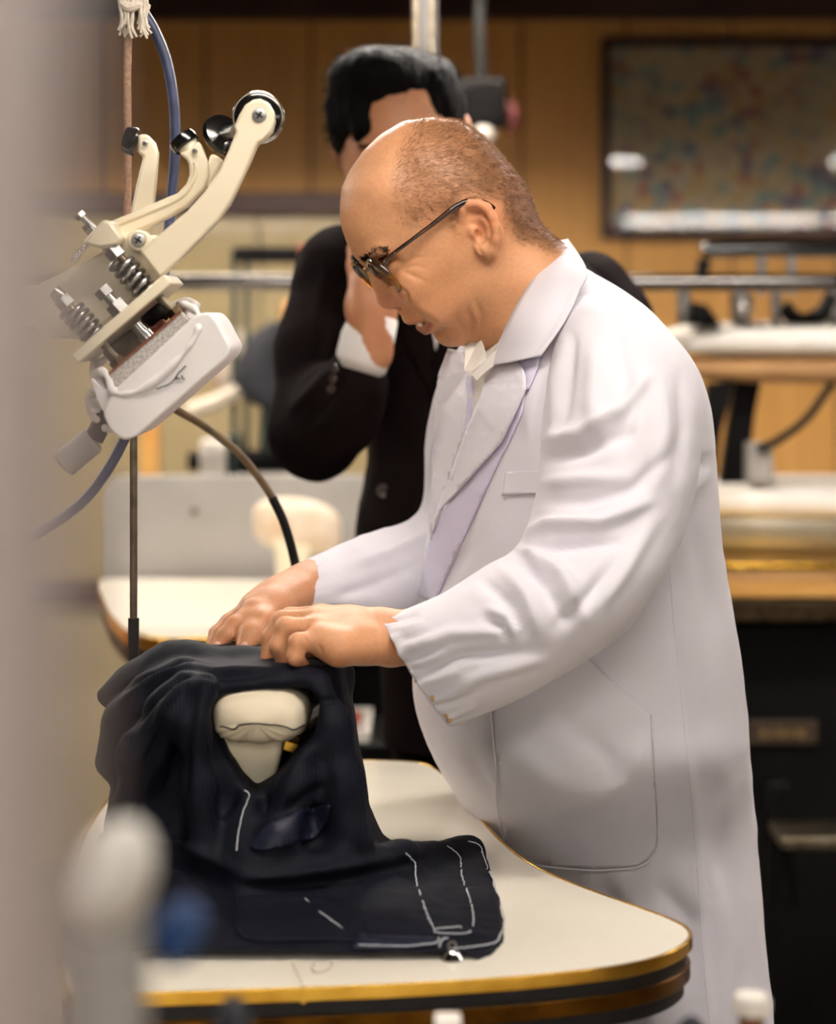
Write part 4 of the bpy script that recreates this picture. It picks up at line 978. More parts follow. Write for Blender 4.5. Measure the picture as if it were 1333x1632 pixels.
# shirt, lavender patches painting in the lapel shade, lapels, collar
patch([(742, 560), (770, 548), (800, 545), (800, 600), (772, 640), (752, 700), (736, 730), (738, 680), (748, 630)], 0.003, 'shirt', 'shirt_cloth', man)
patch([(838, 622), (832, 660), (812, 705), (796, 735), (752, 830), (718, 905), (692, 962), (668, 950), (680, 880), (700, 815), (753, 752), (800, 700)], 0.0025, 'facing_and_shade', 'coat_lapel_shade', COAT)
patch([(744, 596), (755, 604), (757, 640), (748, 690), (738, 720), (744, 660)], 0.0048, 'facing_and_shade', 'coat_lapel_shade', COAT)
patch([(826, 580), (862, 562), (858, 585), (842, 622), (832, 615)], 0.004, 'facing_and_shade', 'coat_lapel_shade', COAT)
LAPEL = [(783, 581), (800, 560), (832, 583), (838, 600), (838, 620), (828, 644), (800, 704), (753, 757), (703, 813), (690, 850), (694, 820), (716, 765), (744, 685), (761, 648), (773, 610)]
patch(LAPEL, 0.011, 'lapel', 'coat_cloth', COAT, 0.002, 7, 6)
# far lapel / front edge
patch([(714, 556), (738, 560), (746, 590), (746, 640), (740, 690), (718, 762), (700, 812), (688, 860), (684, 830), (690, 760), (692, 690), (696, 640), (699, 600)], 0.007, 'lapel', 'coat_cloth', COAT, 0.002, 7, 6)
COLLAR = [(884, 386), (893, 380), (904, 382), (936, 431), (921, 467), (902, 509), (862, 567), (832, 583), (800, 575), (783, 581), (790, 560), (798, 542), (810, 516), (827, 483), (852, 442)]
def collar_band():                          # stands round the neck and turns down on to the shoulders
    inner = [(884, 387, 2.455), (868, 414, 2.405), (852, 441, 2.372), (827, 482, 2.345), (810, 515, 2.335), (798, 541, 2.338), (788, 562, 2.345), (781, 583, 2.350)]
    outer = [(906, 382, 2.450), (936, 431, 2.345), (924, 462, 2.310), (914, 486, 2.298), (902, 509, 2.290), (888, 531, 2.286), (875, 549, 2.285), (862, 567, 2.285)]
    I = resample(inner, 40); O = resample(outer, 40); V = []; ns = 12
    for a, b in zip(I, O):
        for k in range(ns):
            t = k/(ns-1); p = P(*a)*(1-t)+P(*b)*t; p.y -= 0.014*math.sin(PI*min(1, t*1.15))*(1-0.4*t); V.append(p)
    F = [(j*ns+k, j*ns+k+1, (j+1)*ns+k+1, (j+1)*ns+k) for j in range(39) for k in range(ns-1)]
    MB().add(V, F).build('collar', 'coat_cloth', COAT, smooth=180, solid=0.0022)
    # far half of the collar, behind the neck
    inner2 = [(884, 387, 2.455), (872, 392, 2.50), (842, 440, 2.53), (806, 500, 2.53), (778, 550, 2.50), (768, 590, 2.46)]
    outer2 = [(906, 382, 2.450), (892, 400, 2.535), (858, 452, 2.575), (815, 520, 2.575), (780, 575, 2.55), (760, 610, 2.50)]
    I = resample(inner2, 30); O = resample(outer2, 30); V = []
    for a, b in zip(I, O):
        for k in range(ns):
            t = k/(ns-1); p = P(*a)*(1-t)+P(*b)*t; V.append(p)
    MB().add(V, [(j*ns+k, j*ns+k+1, (j+1)*ns+k+1, (j+1)*ns+k) for j in range(29) for k in range(ns-1)]).build('collar', 'coat_cloth', COAT, smooth=180, solid=0.002)
collar_band()
def wing(poly, Ys, name):
    MB().add([P(u, v, y) for (u, v), y in zip(poly, Ys)], [tuple(range(len(poly)))]).build(name, 'shirt_cloth', man, smooth=0, solid=0.0016)
wing([(743, 552), (766, 538), (774, 562), (777, 574), (756, 591), (751, 599), (741, 591)], [2.40, 2.40, 2.36, 2.345, 2.352, 2.355, 2.385], 'shirt_collar')
wing([(777, 573), (792, 557), (786, 584), (778, 590), (760, 606), (753, 597)], [2.343, 2.338, 2.338, 2.340, 2.348, 2.350], 'shirt_collar')
# pockets, seams
POCKET = [(785, 1100), (785, 1129), (793, 1217), (796, 1290), (806, 1335), (822, 1358), (849, 1373), (900, 1380), (941, 1383), (985, 1382), (1015, 1379), (1034, 1369), (1045, 1350), (1048, 1329), (1044, 1241), (1036, 1139), (985, 1092), (937, 1049), (860, 1050)]
patch(POCKET, 0.0022, 'hip_pocket', 'coat_cloth', COAT, 0.0016, 9, 1)
patch([(806, 752), (862, 750), (866, 786), (800, 790)], 0.0022, 'chest_pocket', 'coat_cloth', COAT, 0.0014, 8, 1)
for ln in ([(1062, 800), (1066, 880), (1075, 1000), (1085, 1100), (1105, 1300), (1120, 1500), (1132, 1640)],):
    MB().tube(lay_line(cbv, ln, 0.0002, 12), 0.0007, n=6).build('side_seam', 'coat_cloth', COAT)
MB().tube(lay_line(cbv, POCKET[1:16], 0.0030, 5), 0.0009, n=6).build('pocket_seam', 'coat_cloth', COAT)
# brown marks on the elastic cuff
sbv = bvh_of(NSL)
for u, v, r in ((690, 1113, .0022), (712, 1139, .002), (716, 1146, .0026), (663, 1085, .0015)):
    p, n = hit(sbv, u, v)
    if p is not None: MB().ball(p, (r, r*0.4, r*1.4), n=10, m=6).build('stain', 'stain', NSL)
# trousers and shoes under the coat
def legs():
    for dy in (-0.005, 0.145):
        m = MB(); rings = []
        for z, x, r in ((0.72, .255, .072), (0.45, .25, .068), (0.1, .245, .062)):
            rings.append([(x+r*math.cos(t), 2.45+dy+r*0.95*math.sin(t), z) for t in np.linspace(0, 2*PI, 20, endpoint=False)])
        m.loft(rings); m.build('trouser_leg', 'trouser', man)
        rings = []
        for x, r, h in ((.30, .02, .05), (.29, .04, .08), (.22, .045, .10), (.14, .045, .07), (.07, .042, .05), (.04, .02, .03)):
            rings.append([(x, 2.45+dy+r*math.cos(t), max(0.001, h*0.5+h*0.5*math.sin(t)*1.0)) for t in np.linspace(0, 2*PI, 16, endpoint=False)])
        MB().loft(rings).build('shoe', 'black_rubber', man)
mat('trouser', rgb(52, 50, 54), 0.8, col2=rgb(44, 42, 46), nscale=20)
legs()
# ---------------------------------------------------------------- sleeve buck on the near table
def sleeve_buck():
    c = P(419, 1124, 2.18); e = empty('sleeve_buck', (c.x, 2.18, ZT), 'padded canvas sleeve buck on a cream stem, poking out of the jacket', 'sleeve buck')
    rings = []; n = 72
    for t in np.linspace(-1, 1, 29):
        s = (1-abs(t)**3.2)**(1/2.4) if abs(t) < 1 else 0.0; s = max(s, 0.02); y = c.y+0.097*t; ring = []
        for k in range(n):
            a = 2*PI*k/n; ca, sa = math.cos(a), math.sin(a); low = max(0, -sa)
            pl = 1+0.055*low*math.sin(17*a+2*math.sin(3*a))*(0.5+0.5*abs(t))-0.05*low**4
            yy = y-0.0026*low*math.sin(15*a)*max(0, (abs(t)-0.5)/0.5)*math.copysign(1, -t)
            ring.append((c.x+0.0468*s**0.6*pl*math.copysign(abs(ca)**0.72, ca), yy, c.z+0.0272*s**0.75*pl*math.copysign(abs(sa)**0.78, sa)))
        rings.append(ring)
    PD = MB().loft(rings).build('pad', 'canvas', e, smooth=180, sub=1)
    pb = P(419, 1134, 2.086)
    def stem_ring(v, u0, u1, y0, y1): return [P(q.x, v, q.y) for q in arc_poly([(u0, y0), (u1, y0), (u1, y1), (u0, y1)], [0.01]*4, 4)]
    def sr(v, u0, u1, y0, y1):
        z = P(0, v, 2.13).z; x0, x1 = P(u0, 0, 2.13).x, P(u1, 0, 2.13).x
        return [Vector((q.x, q.y, z)) for q in arc_poly([(x0, y0), (x1, y0), (x1, y1), (x0, y1)], [0.008]*4, 5)]
    MB().loft([sr(1168, 347, 452, 2.115, 2.26), sr(1195, 352, 450, 2.118, 2.25), sr(1225, 372, 444, 2.125, 2.24), sr(1250, 392, 432, 2.135, 2.23), sr(1300, 396, 428, 2.14, 2.225), sr(1419, 394, 430, 2.14, 2.225)]).build('stem', 'cream', e, smooth=50)
    x, y = c.x, 2.18
    MB().cyl((x-0.005, y, ZT), (x-0.005, y, ZT+0.008), 0.045, n=28).build('foot', 'cream', e, bevel=0.002)
    # drawstring
    pts = lay_line(bvh_of(PD), ((352, 1158), (372, 1161), (385, 1155), (405, 1153), (430, 1155), (450, 1158), (468, 1162), (484, 1155)), 0.001, 6)
    MB().tube(pts, 0.0007, n=6).build('drawstring', 'black_rubber', e)
    MB().box(P(465, 1186, 2.16), (0.016, 0.03, 0.012), Matrix.Rotation(0.3, 3, 'Y')).build('bracket', 'brass', e, bevel=0.002)
sleeve_buck()
# ---------------------------------------------------------------- navy pinstripe jacket draped over the buck
def navy_mat():
    m = mat('navy_cloth', rgb(17, 19, 32), 0.66, spec=0.12); nt = m.node_tree; L = nt.links; b = nt.nodes['Principled BSDF']
    tc = nt.nodes.new('ShaderNodeTexCoord'); mp = nt.nodes.new('ShaderNodeMapping'); mp.inputs['Rotation'].default_value = (0, 0.15, 0.1); L.new(tc.outputs['Object'], mp.inputs[0])
    wv = nt.nodes.new('ShaderNodeTexWave'); wv.inputs['Scale'].default_value = 95; wv.inputs['Distortion'].default_value = 0.6; wv.inputs['Detail'].default_value = 1; L.new(mp.outputs[0], wv.inputs[0])
    rp = nt.nodes.new('ShaderNodeValToRGB'); rp.color_ramp.elements[0].position = 0.72; rp.color_ramp.elements[0].color = rgb(8, 9, 17); rp.color_ramp.elements[1].position = 1.0; rp.color_ramp.elements[1].color = rgb(17, 20, 34)
    L.new(wv.outputs['Fac'], rp.inputs[0]); L.new(rp.outputs[0], b.inputs['Base Color']); b.inputs['Sheen Tint'].default_value = rgb(90, 100, 140)
    pass
navy_mat()
mat('navy_lining', rgb(17, 19, 33), 0.46, col2=rgb(20, 24, 42), nscale=12, spec=0.22)
mat('thread_white', rgb(206, 208, 214), 0.8)
def plan(u, v, z): Y = (CZ-z)*FPX/(v-VH); p = P(u, v, Y); return (p.x, p.y)
def build_jacket():
    F = Field((-0.36, 1.90, ZT-0.006), (0.13, 2.46, 1.09), 0.0034)
    # mound: plan ellipses by height
    rows = [(1.078, 300, 535, 2.20, .055), (1.060, 258, 548, 2.20, .085), (1.045, 225, 555, 2.20, .095), (1.03, 196, 560, 2.20, .10), (0.99, 192, 572, 2.20, .105), (0.95, 180, 582, 2.20, .11), (0.92, 172, 590, 2.195, .12), (0.89, 168, 612, 2.18, .14), (0.866, 180, 660, 2.16, .16), (0.85, 170, 690, 2.15, .17)]
    zs = np.array([r[0] for r in rows])[::-1]
    xL = np.array([P(r[1], 0, r[3]).x for r in rows])[::-1]; xR = np.array([P(r[2], 0, r[3]).x for r in rows])[::-1]; yc = np.array([r[3] for r in rows])[::-1]; yb = np.array([r[4] for r in rows])[::-1]
    def mound(X, Y, Z):
        z = Z.ravel(); l = np.interp(z, zs, xL)[None, None, :]; r = np.interp(z, zs, xR)[None, None, :]; c = np.interp(z, zs, yc)[None, None, :]; b = np.interp(z, zs, yb)[None, None, :]
        hx = (r-l)/2; px = np.abs((X-(l+r)/2)/hx)**2.6; py = np.abs((Y-c)/b)**2.6; q = (px+py)**(1/2.6)
        d = (q-1)*np.minimum(hx, b)*0.8
        return np.maximum(d, Z-1.066).astype(np.float32)
    F.op(mound, (-0.36, 1.95, ZT), (0.12, 2.45, 1.085), 0.012)
    # ridge of cloth over the pad and the hanging flaps on the left
    F.chain([n3(P(300, 1062, 2.20)), n3(P(380, 1062, 2.21)), n3(P(470, 1066, 2.22)), n3(P(540, 1074, 2.22))], [.013, .013, .013, .013], .02)
    F.chain([n3(P(305, 1056, 2.20)), n3(P(262, 1066, 2.20)), n3(P(215, 1090, 2.20)), n3(P(168, 1109, 2.20))], [.012, .010, .008, .003], .035)
    F.chain([n3(P(290, 1075, 2.14)), n3(P(240, 1105, 2.14)), n3(P(196, 1150, 2.14)), n3(P(168, 1215, 2.14))], [.010, .008, .008, .008], .03)
    F.chain([n3(P(300, 1090, 2.10)), n3(P(262, 1130, 2.09)), n3(P(225, 1200, 2.09)), n3(P(195, 1300, 2.09))], [.010, .010, .010, .011], .03)
    F.chain([n3(P(330, 1090, 2.085)), n3(P(310, 1160, 2.075)), n3(P(315, 1260, 2.07)), n3(P(330, 1360, 2.06))], [.010, .013, .013, .014], .02)
    F.chain([n3(P(505, 1092, 2.12)), n3(P(530, 1160, 2.11)), n3(P(545, 1250, 2.10)), n3(P(560, 1340, 2.09))], [.012, .016, .018, .02], .02)
    F.chain([n3(P(480, 1200, 2.09)), n3(P(470, 1260, 2.08)), n3(P(440, 1340, 2.06)), n3(P(400, 1400, 2.05))], [.01, .013, .016, .016], .02)
    F.chain([n3(P(395, 1270, 2.085)), n3(P(385, 1320, 2.07)), n3(P(382, 1370, 2.055)), n3(P(400, 1402, 2.04)), n3(P(520, 1388, 2.06)), n3(P(640, 1362, 2.14)), n3(P(740, 1350, 2.28))], [.006, .010, .012, .012, .014, .013, .007], .016)
    # panel lying on the table
    lap = [plan(u, v, ZT+.006) for u, v in [(150, 1500), (178, 1528), (300, 1531), (500, 1531), (700, 1530), (758, 1525), (793, 1513), (812, 1491), (813, 1465), (801, 1420), (787, 1372), (774, 1346), (756, 1340), (735, 1342), (680, 1355), (600, 1340), (400, 1332), (150, 1330)]]
    def lapf(X, Y, Z):
        XX, YY = np.broadcast_arrays(X[:, :, 0], Y[:, :, 0]); d, _ = seg_dist(XX.astype(float), YY.astype(float), lap+[lap[0]]); d = np.where(inside(lap, XX, YY), -d, d)[:, :, None]
        th = 0.0045+0.012*np.clip(-d/0.09, 0, 1)+0.006*np.clip((Y-2.15)/0.15, 0, 1)
        return smax(np.broadcast_to(d+0.003, np.broadcast_shapes(d.shape, Z.shape)), np.abs(Z-ZT)-th, 0.008).astype(np.float32)
    F.op(lapf, (-0.36, 1.93, ZT-0.02), (0.12, 2.42, ZT+0.03), 0.02)
    # the opening that shows the pad
    hole = [(334, 1135), (338, 1122), (352, 1112), (380, 1106), (420, 1103), (468, 1102), (494, 1107), (504, 1120), (508, 1140), (500, 1178), (472, 1200), (450, 1228), (428, 1252), (404, 1268), (384, 1244), (362, 1206), (345, 1172)]
    hx = [P(u, v, 2.09) for u, v in hole]; hx = [(p.x, p.z) for p in hx]
    def holef(X, Y, Z):
        XX, ZZ = np.broadcast_arrays(X[:, 0, :], Z[:, 0, :]); d, _ = seg_dist(XX.astype(float), ZZ.astype(float), hx+[hx[0]]); d = np.where(inside(hx, XX, ZZ), -d, d)[:, None, :]
        return np.maximum(np.broadcast_to(d, np.broadcast_shapes(d.shape, Y.shape)), Y-2.30).astype(np.float32)
    F.op(holef, (-0.21, 1.95, 0.93), (-0.08, 2.31, 1.07), 0.006, -1)
    V, Q = F.nets(); V, Q = biggest(V, Q); V = relax(V, Q, 3, 0.5); N = vnormals(V, Q)
    V = V+N*(0.0035*pnoise(V, 17, 21)+0.0012*pnoise(V, 50, 22))[:, None]
    lines = [([(310, 1050), (250, 1068), (180, 1108)], -.004, 5), ([(300, 1062), (245, 1085), (195, 1118)], .006, 6), ([(300, 1075), (250, 1108), (205, 1165)], -.007, 6), ([(295, 1085), (262, 1125), (235, 1190)], .006, 6), ([(262, 1150), (235, 1220), (220, 1300)], -.006, 7), ([(225, 1120), (200, 1180), (185, 1240)], .006, 6), ([(290, 1060), (340, 1068), (420, 1062)], .003, 6), ([(300, 1072), (360, 1080), (440, 1072)], -.003, 6), ([(280, 1100), (260, 1180), (250, 1300)], .004, 10), ([(310, 1110), (295, 1200), (290, 1320)], -.004, 10),
             ([(230, 1340), (300, 1350), (380, 1390)], .005, 10), ([(220, 1370), (290, 1380), (360, 1420)], -.005, 9), ([(395, 1412), (480, 1412), (600, 1392), (690, 1366)], -.005, 9), ([(390, 1400), (430, 1400), (520, 1388), (620, 1368)], .005, 8),
             ([(500, 1120), (540, 1112), (560, 1108)], -.004, 5), ([(520, 1250), (480, 1280), (430, 1300)], -.006, 12)]
    V = folds(V, N, lines, -1, 1.3)
    V[:, 2] = np.maximum(V[:, 2], ZT+0.0004)
    return V, Q
JV, JQ = build_jacket()
jk = empty('suit_jacket', (-0.12, 2.15, ZT), 'half-made navy pinstripe jacket draped over the buck and spread on the table', 'jacket')
JB = link_mesh('cloth', np_mesh('cloth', JV, JQ), 'navy_cloth', jk, 180)
jb = BVHTree.FromPolygons([tuple(x) for x in JV], JQ.tolist())
def jpatch(poly, off, name, m, th=0.0014, step=8): return lay_patch(jb, poly, off, step, smooth_y=3).build(name, m, jk, smooth=60, solid=th)
jpatch([(398, 1350), (408, 1332), (432, 1308), (480, 1290), (526, 1283), (522, 1308), (503, 1335), (452, 1350), (418, 1356)], 0.003, 'lining', 'navy_lining')
jpatch([(375, 1428), (372, 1470), (378, 1488), (392, 1497), (420, 1501), (540, 1499), (600, 1500), (572, 1440), (500, 1425)], 0.0022, 'pocket_flap', 'navy_cloth')
jpatch([(560, 1512), (572, 1488), (640, 1492), (694, 1494), (696, 1506), (640, 1512)], 0.0018, 'facing_and_shade', 'navy_lining')  # jacket's own facing cloth
STITCH = [[(645, 1360), (659, 1374), (663, 1405), (672, 1432), (680, 1459), (694, 1489)], [(694, 1483), (720, 1481), (748, 1479)], [(696, 1490), (734, 1491), (750, 1486), (755, 1465), (748, 1432), (737, 1400), (732, 1368), (711, 1350)],
          [(746, 1343), (764, 1350), (772, 1373), (785, 1405), (798, 1432), (803, 1465), (795, 1496), (782, 1507), (745, 1513), (718, 1515)], [(572, 1509), (606, 1510), (642, 1511), (680, 1508), (696, 1505), (700, 1497)],
          [(481, 1430), (507, 1454), (529, 1470), (550, 1486)], [(390, 1262), (396, 1272), (386, 1302), (380, 1335), (378, 1357)], [(700, 1512), (706, 1500), (714, 1498)]]
for s in STITCH:
    pts = lay_line(jb, s, 0.0018, 22)
    pts = [p+Vector((random.gauss(0, .0002), 0, random.gauss(0, .0002))) for p in pts]
    if len(pts) > 3: MB().tube(pts, 0.0005, n=6).build('basting_thread', 'thread_white', jk)
# ---------------------------------------------------------------- small bell-shaped weight and loose threads
def bell():
    x, y = plan(721, 1531, ZT); e = empty('bell_weight', (x, y, ZT), 'tiny silver bell-shaped weight at the jacket hem', 'bell')
    MB().lathe((x, y, ZT+0.0004), (0, 0, 1), [(0, .0088), (.0012, .0092), (.003, .0078), (.0062, .0058), (.0085, .003), (.0095, .0012)], 28).build('dome', 'chrome', e)
    c = Vector((x, y, ZT+0.0125)); MB().tube([c+Vector((math.cos(a)*.0032, 0, math.sin(a)*.0032)) for a in np.linspace(0, 2*PI, 18, endpoint=False)], 0.0006, n=6, closed=True).build('ring', 'steel', e)
bell()
def loose(uvs, m, label):
    pts = [Vector((*plan(u, v, ZT), ZT+0.0006)) for u, v in uvs]; o = MB().tube(catmull(pts, 6), 0.0004, n=5).build('loose_thread', m); tagd(o, label, 'thread', 'threads on the table')
loose([(466, 1536), (474, 1552), (482, 1570)], 'rope_brown', 'straight dark thread lying at the rim joint of the table')
loose([(502, 1536), (496, 1545), (505, 1551), (522, 1547), (530, 1538), (526, 1534)], 'rope_brown', 'curled dark thread below the jacket hem')
# ---------------------------------------------------------------- cream press head swung over the table
mat('speckled', rgb(196, 190, 184), 0.7, col2=rgb(60, 50, 44), nscale=420, namt=0.32)
def z1(x, y): return (60+x/2.666, y/2.666)
def z2(x, y): return (60+x/3.333, 320+y/3.333)
def plate(poly, y0, y1, name, m, e, bevel=0.002, conv=None, rad=0, seg=2):
    pts = [conv(*p) for p in poly] if conv else poly
    if rad: pts = [(q.x, q.y) for q in arc_poly(pts, rad, 4)]
    ym = (y0+y1)/2
    return MB().prism([Vector((P(u, v, ym).x, y0, P(u, v, ym).z)) for u, v in pts], (0, y1-y0, 0)).build(name, m, e, smooth=35, bevel=bevel, seg=seg)
def hexnut(mb, a, b, r): return mb.cyl(a, b, r, n=6)
def screw(e, uv, Y, r, name='screw'):
    c = P(*uv, Y); s = MB().lathe(c+Vector((0, .002, 0)), (0, -1, 0), [(0, r), (.002, r), (.0034, r*.85), (.0042, r*.4)], 24).build(name, 'screw_grey', e)
    m = MB()
    for a in (0.6, 0.6+PI/2): m.box(c+Vector((0, -0.0022, 0)), (r*1.1, .0012, r*.24), Matrix.Rotation(a, 3, 'Y'))
    m.build('slot', 'black_gap', s, smooth=0)
def press_head():
    e = empty('press_head', (P(220, 0, 2.15).x, 2.15, 1.25), 'cream cast press head with springs and white padded shoe, upper left', 'press head')
    Z1 = z1; Z2 = z2
    # front arm with roller
    A = [(920, 428), (950, 424), (985, 440), (1005, 475), (1010, 515), (1000, 560), (965, 598), (938, 612), (905, 690), (860, 785), (818, 872), (770, 940), (700, 1012), (600, 1112), (525, 1180), (440, 1070), (520, 1000), (640, 900), (720, 810), (780, 720), (826, 620), (848, 565), (838, 545), (862, 490), (886, 450)]
    plate(A, 2.100, 2.124, 'front_arm', 'cream', e, 0.0035, Z1, seg=3)
    c = P(*Z1(940, 500), 2.14)
    MB().lathe((c.x, 2.126, c.z), (0, 1, 0), [(0, .008), (0, .0195), (.002, .0222), (.020, .0222), (.022, .0195), (.022, .008)], 48).build('roller', 'black_plastic', e)
    for y in (2.1285, 2.1455): MB().tube([Vector((c.x+.0228*math.cos(a), y, c.z+.0228*math.sin(a))) for a in np.linspace(0, 2*PI, 48, endpoint=False)], .0012, n=8, closed=True).build('roller_rim', 'chrome', e)
    screw(e, Z1(942, 490), 2.100, 0.0068)
    # second knob behind
    k = P(*Z1(775, 588), 2.19); MB().lathe(k, (0.55, -0.72, 0.42), [(0, .012), (.001, .019), (.005, .0215), (.010, .020), (.0125, .013), (.013, .006)], 40).build('knob', 'black_plastic', e)
    MB().cyl(k+Vector((0.55, -0.72, 0.42))*0.010, P(*Z1(848, 556), 2.125), .0062, n=20).build('knob_spindle', 'steel', e)
    plate([(738, 655), (770, 662), (792, 690), (730, 805), (712, 770)], 2.165, 2.185, 'rear_lug', 'cream', e, 0.003, Z1)
    # middle lever
    B = [(605, 655), (640, 640), (688, 600), (705, 640), (724, 690), (728, 745), (712, 800), (640, 878), (560, 926), (440, 982), (365, 1012), (300, 960), (322, 940), (600, 822), (636, 785), (650, 745), (646, 700), (636, 680)]
    plate(B, 2.145, 2.168, 'middle_lever', 'cream', e, 0.0028, Z1, seg=3)
    ridge = [P(*Z1(x, y), 2.145) for x, y in ((335, 955), (440, 912), (560, 862), (620, 826), (655, 780), (672, 730), (668, 690))]
    MB().tube(catmull(ridge, 6), .0020, n=8).build('lever_ridge', 'cream', e)
    ax = Vector((0.62, -0.15, -0.76)).normalized(); kc = P(*Z1(622, 602), 2.156)
    MB().lathe(kc-ax*.006, ax, [(0, .009), (.001, .0125), (.0045, .0135), (.0105, .0135), (.012, .012), (.012, .005)], 36).build('lever_cap', 'black_plastic', e)
    MB().lathe(kc+ax*.0055, ax, [(0, .0095), (.006, .0085), (.012, .0085)], 24).build('lever_neck', 'cream', e)
    # rear lever
    Cc = [(432, 575), (468, 572), (500, 606), (514, 650), (506, 760), (496, 860), (480, 1005), (455, 1000), (398, 906), (424, 790), (447, 690), (452, 668), (430, 652)]
    plate(Cc, 2.178, 2.198, 'rear_lever', 'cream', e, 0.003, Z1, seg=3)
    ax = Vector((0.95, -0.12, -0.22)).normalized(); kc = P(*Z1(400, 600), 2.188)
    MB().lathe(kc-ax*.007, ax, [(0, .009), (.001, .0125), (.0045, .0135), (.0105, .0135), (.012, .012), (.012, .005)], 36).build('lever_cap', 'black_plastic', e)
    screw(e, Z1(457, 608), 2.176, 0.0028); screw(e, Z1(668, 640), 2.143, 0.0024)
    # bracket body
    plate([(20, 1205), (280, 1072), (300, 1040), (350, 1000), (400, 985), (450, 1000), (520, 1000), (560, 1060), (530, 1185), (330, 1345), (200, 1440), (40, 1440), (-60, 1330)], 2.135, 2.155, 'bracket_plate', 'cream', e, 0.003, Z1)
    plate([(384, 1000), (420, 975), (470, 985), (486, 1020), (470, 1062), (430, 1075), (395, 1050)], 2.118, 2.140, 'screw_boss', 'cream', e, 0.002, Z1, rad=8)
    screw(e, Z1(428, 1020), 2.117, 0.0068)
    plate([(205, 1035), (290, 938), (322, 940), (372, 1012), (358, 1045), (280, 1060)], 2.105, 2.150, 'clamp_block', 'cream', e, 0.003, Z1)
    MB().cyl(P(*Z1(180, 915), 2.14), P(*Z1(248, 975), 2.14), .0032, n=14).build('stud', 'steel', e); hexnut(MB(), P(*Z1(176, 908), 2.14), P(*Z1(192, 925), 2.14), .0055).build('stud_head', 'steel', e)
    hexnut(MB(), P(*Z1(205, 985), 2.13), P(*Z1(232, 965), 2.13), .006).build('nut', 'steel', e)
    sp = [P(*Z1(150+t*60+9*math.cos(t*40), 1110-t*70+12*math.sin(t*40)), 2.12) for t in np.linspace(0, 1, 60)]
    MB().tube(sp, .0009, n=6).build('small_spring', 'steel', e)
    # clamp bar
    plate([(705, 395), (746, 440), (265, 857), (224, 815)], 2.085, 2.195, 'clamp_bar', 'cream', e, 0.0015, Z2)
    # spring bolts
    def spring_bolt(a0, a1, b0, b1, Y, tail):
        A0, A1, B0, B1 = P(*Z2(*a0), Y), P(*Z2(*a1), Y), P(*Z2(*b0), Y), P(*Z2(*b1), Y); d = (B1-A0).normalized(); _, e1, e2 = frame_of(d)
        MB().lathe(A0, d, [(0, .0016), (.0012, .0052), (.005, .0068), (.009, .0072), (.012, .0062), (.020, .0062)], 24).build('cap_nut', 'steel', e)
        hexnut(MB(), A0+d*.011, A0+d*.021, .0088).build('nut', 'steel', e)
        n = 5.6; s0, s1 = B0, B1; pts = []
        for t in np.linspace(0, 1, 150):
            a = 2*PI*n*t; pts.append(s0+(s1-s0)*t+(e1*math.cos(a)+e2*math.sin(a))*.0102)
        MB().tube(pts, .0027, n=10).build('spring', 'steel', e)
        MB().cyl(A0+d*.01, P(*Z2(*tail), Y), .0042, n=16).build('bolt', 'steel_dull', e)
    spring_bolt((352, 205), (440, 300), (432, 318), (600, 505), 2.115, (770, 640))
    spring_bolt((85, 470), (170, 560), (172, 572), (320, 730), 2.115, (480, 900))
    q = P(*Z2(715, 575), 2.115); q2 = P(*Z2(762, 628), 2.115); hexnut(MB(), q, q2, .0085).build('nut', 'oily_steel', e)
    q = P(*Z2(415, 840), 2.115); q2 = P(*Z2(460, 890), 2.115); hexnut(MB(), q, q2, .0085).build('nut', 'oily_steel', e)
    h0, h1 = P(*Z2(338, 468), 2.10), P(*Z2(372, 505), 2.10); hexnut(MB(), h0, h1, .0085).build('adjusting_bolt_head', 'steel', e, )
    MB().cyl(h1, P(*Z2(450, 590), 2.10), .0048, n=16).build('adjusting_bolt', 'steel', e)
    hexnut(MB(), P(*Z2(405, 545), 2.10), P(*Z2(452, 595), 2.10), .0098).build('nut', 'steel', e)
    MB().cyl(P(*Z2(520, 660), 2.12), P(*Z2(565, 712), 2.12), .0055, n=16).build('guide_pin', 'steel', e); MB().cyl(P(*Z2(560, 706), 2.12), P(*Z2(620, 775), 2.12), .0074, n=16).build('guide_pin_collar', 'steel', e)
    MB().ball(P(*Z2(620, 600), 2.16), (.014, .01, .012)).build('valve_body', 'black_rubber', e)
    MB().box(P(*Z2(640, 690), 2.15), (.022, .02, .012), Matrix.Rotation(-0.66, 3, 'Y')).build('rust_block', 'rust', e, bevel=.002)
    MB().box(P(*Z2(500, 760), 2.17), (.05, .03, .022), Matrix.Rotation(-0.66, 3, 'Y')).build('heater_block', 'steel_dull', e, bevel=.003)
    # shoe
    plate([(398, 930), (792, 588), (842, 640), (452, 1012)], 2.088, 2.192, 'shoe_plate', 'speckled', e, 0.001, Z2)
    plate([(392, 926), (402, 934), (796, 592), (786, 584)], 2.087, 2.19, 'shoe_edge', 'rust', e, 0.0, Z2)
    body = [(452, 1002), (842, 640), (880, 606), (940, 588), (985, 630), (1020, 700), (1060, 772), (1046, 822), (570, 1236), (505, 1252), (440, 1200), (400, 1110)]
    plate(body, 2.068, 2.212, 'shoe_cover', 'cover_white', e, 0.011, Z2, rad=10, seg=4)
    lip = [(305, 930), (342, 905), (378, 950), (398, 1005), (452, 1026), (560, 1000), (690, 900), (790, 790), (846, 700), (862, 640), (840, 585), (790, 560), (752, 548)]
    ys = [2.10, 2.085, 2.078, 2.072, 2.070, 2.068, 2.068, 2.068, 2.070, 2.074, 2.09, 2.12, 2.15]
    lp = catmull([P(*Z2(x, y), yy) for (x, y), yy in zip(lip, ys)], 7)
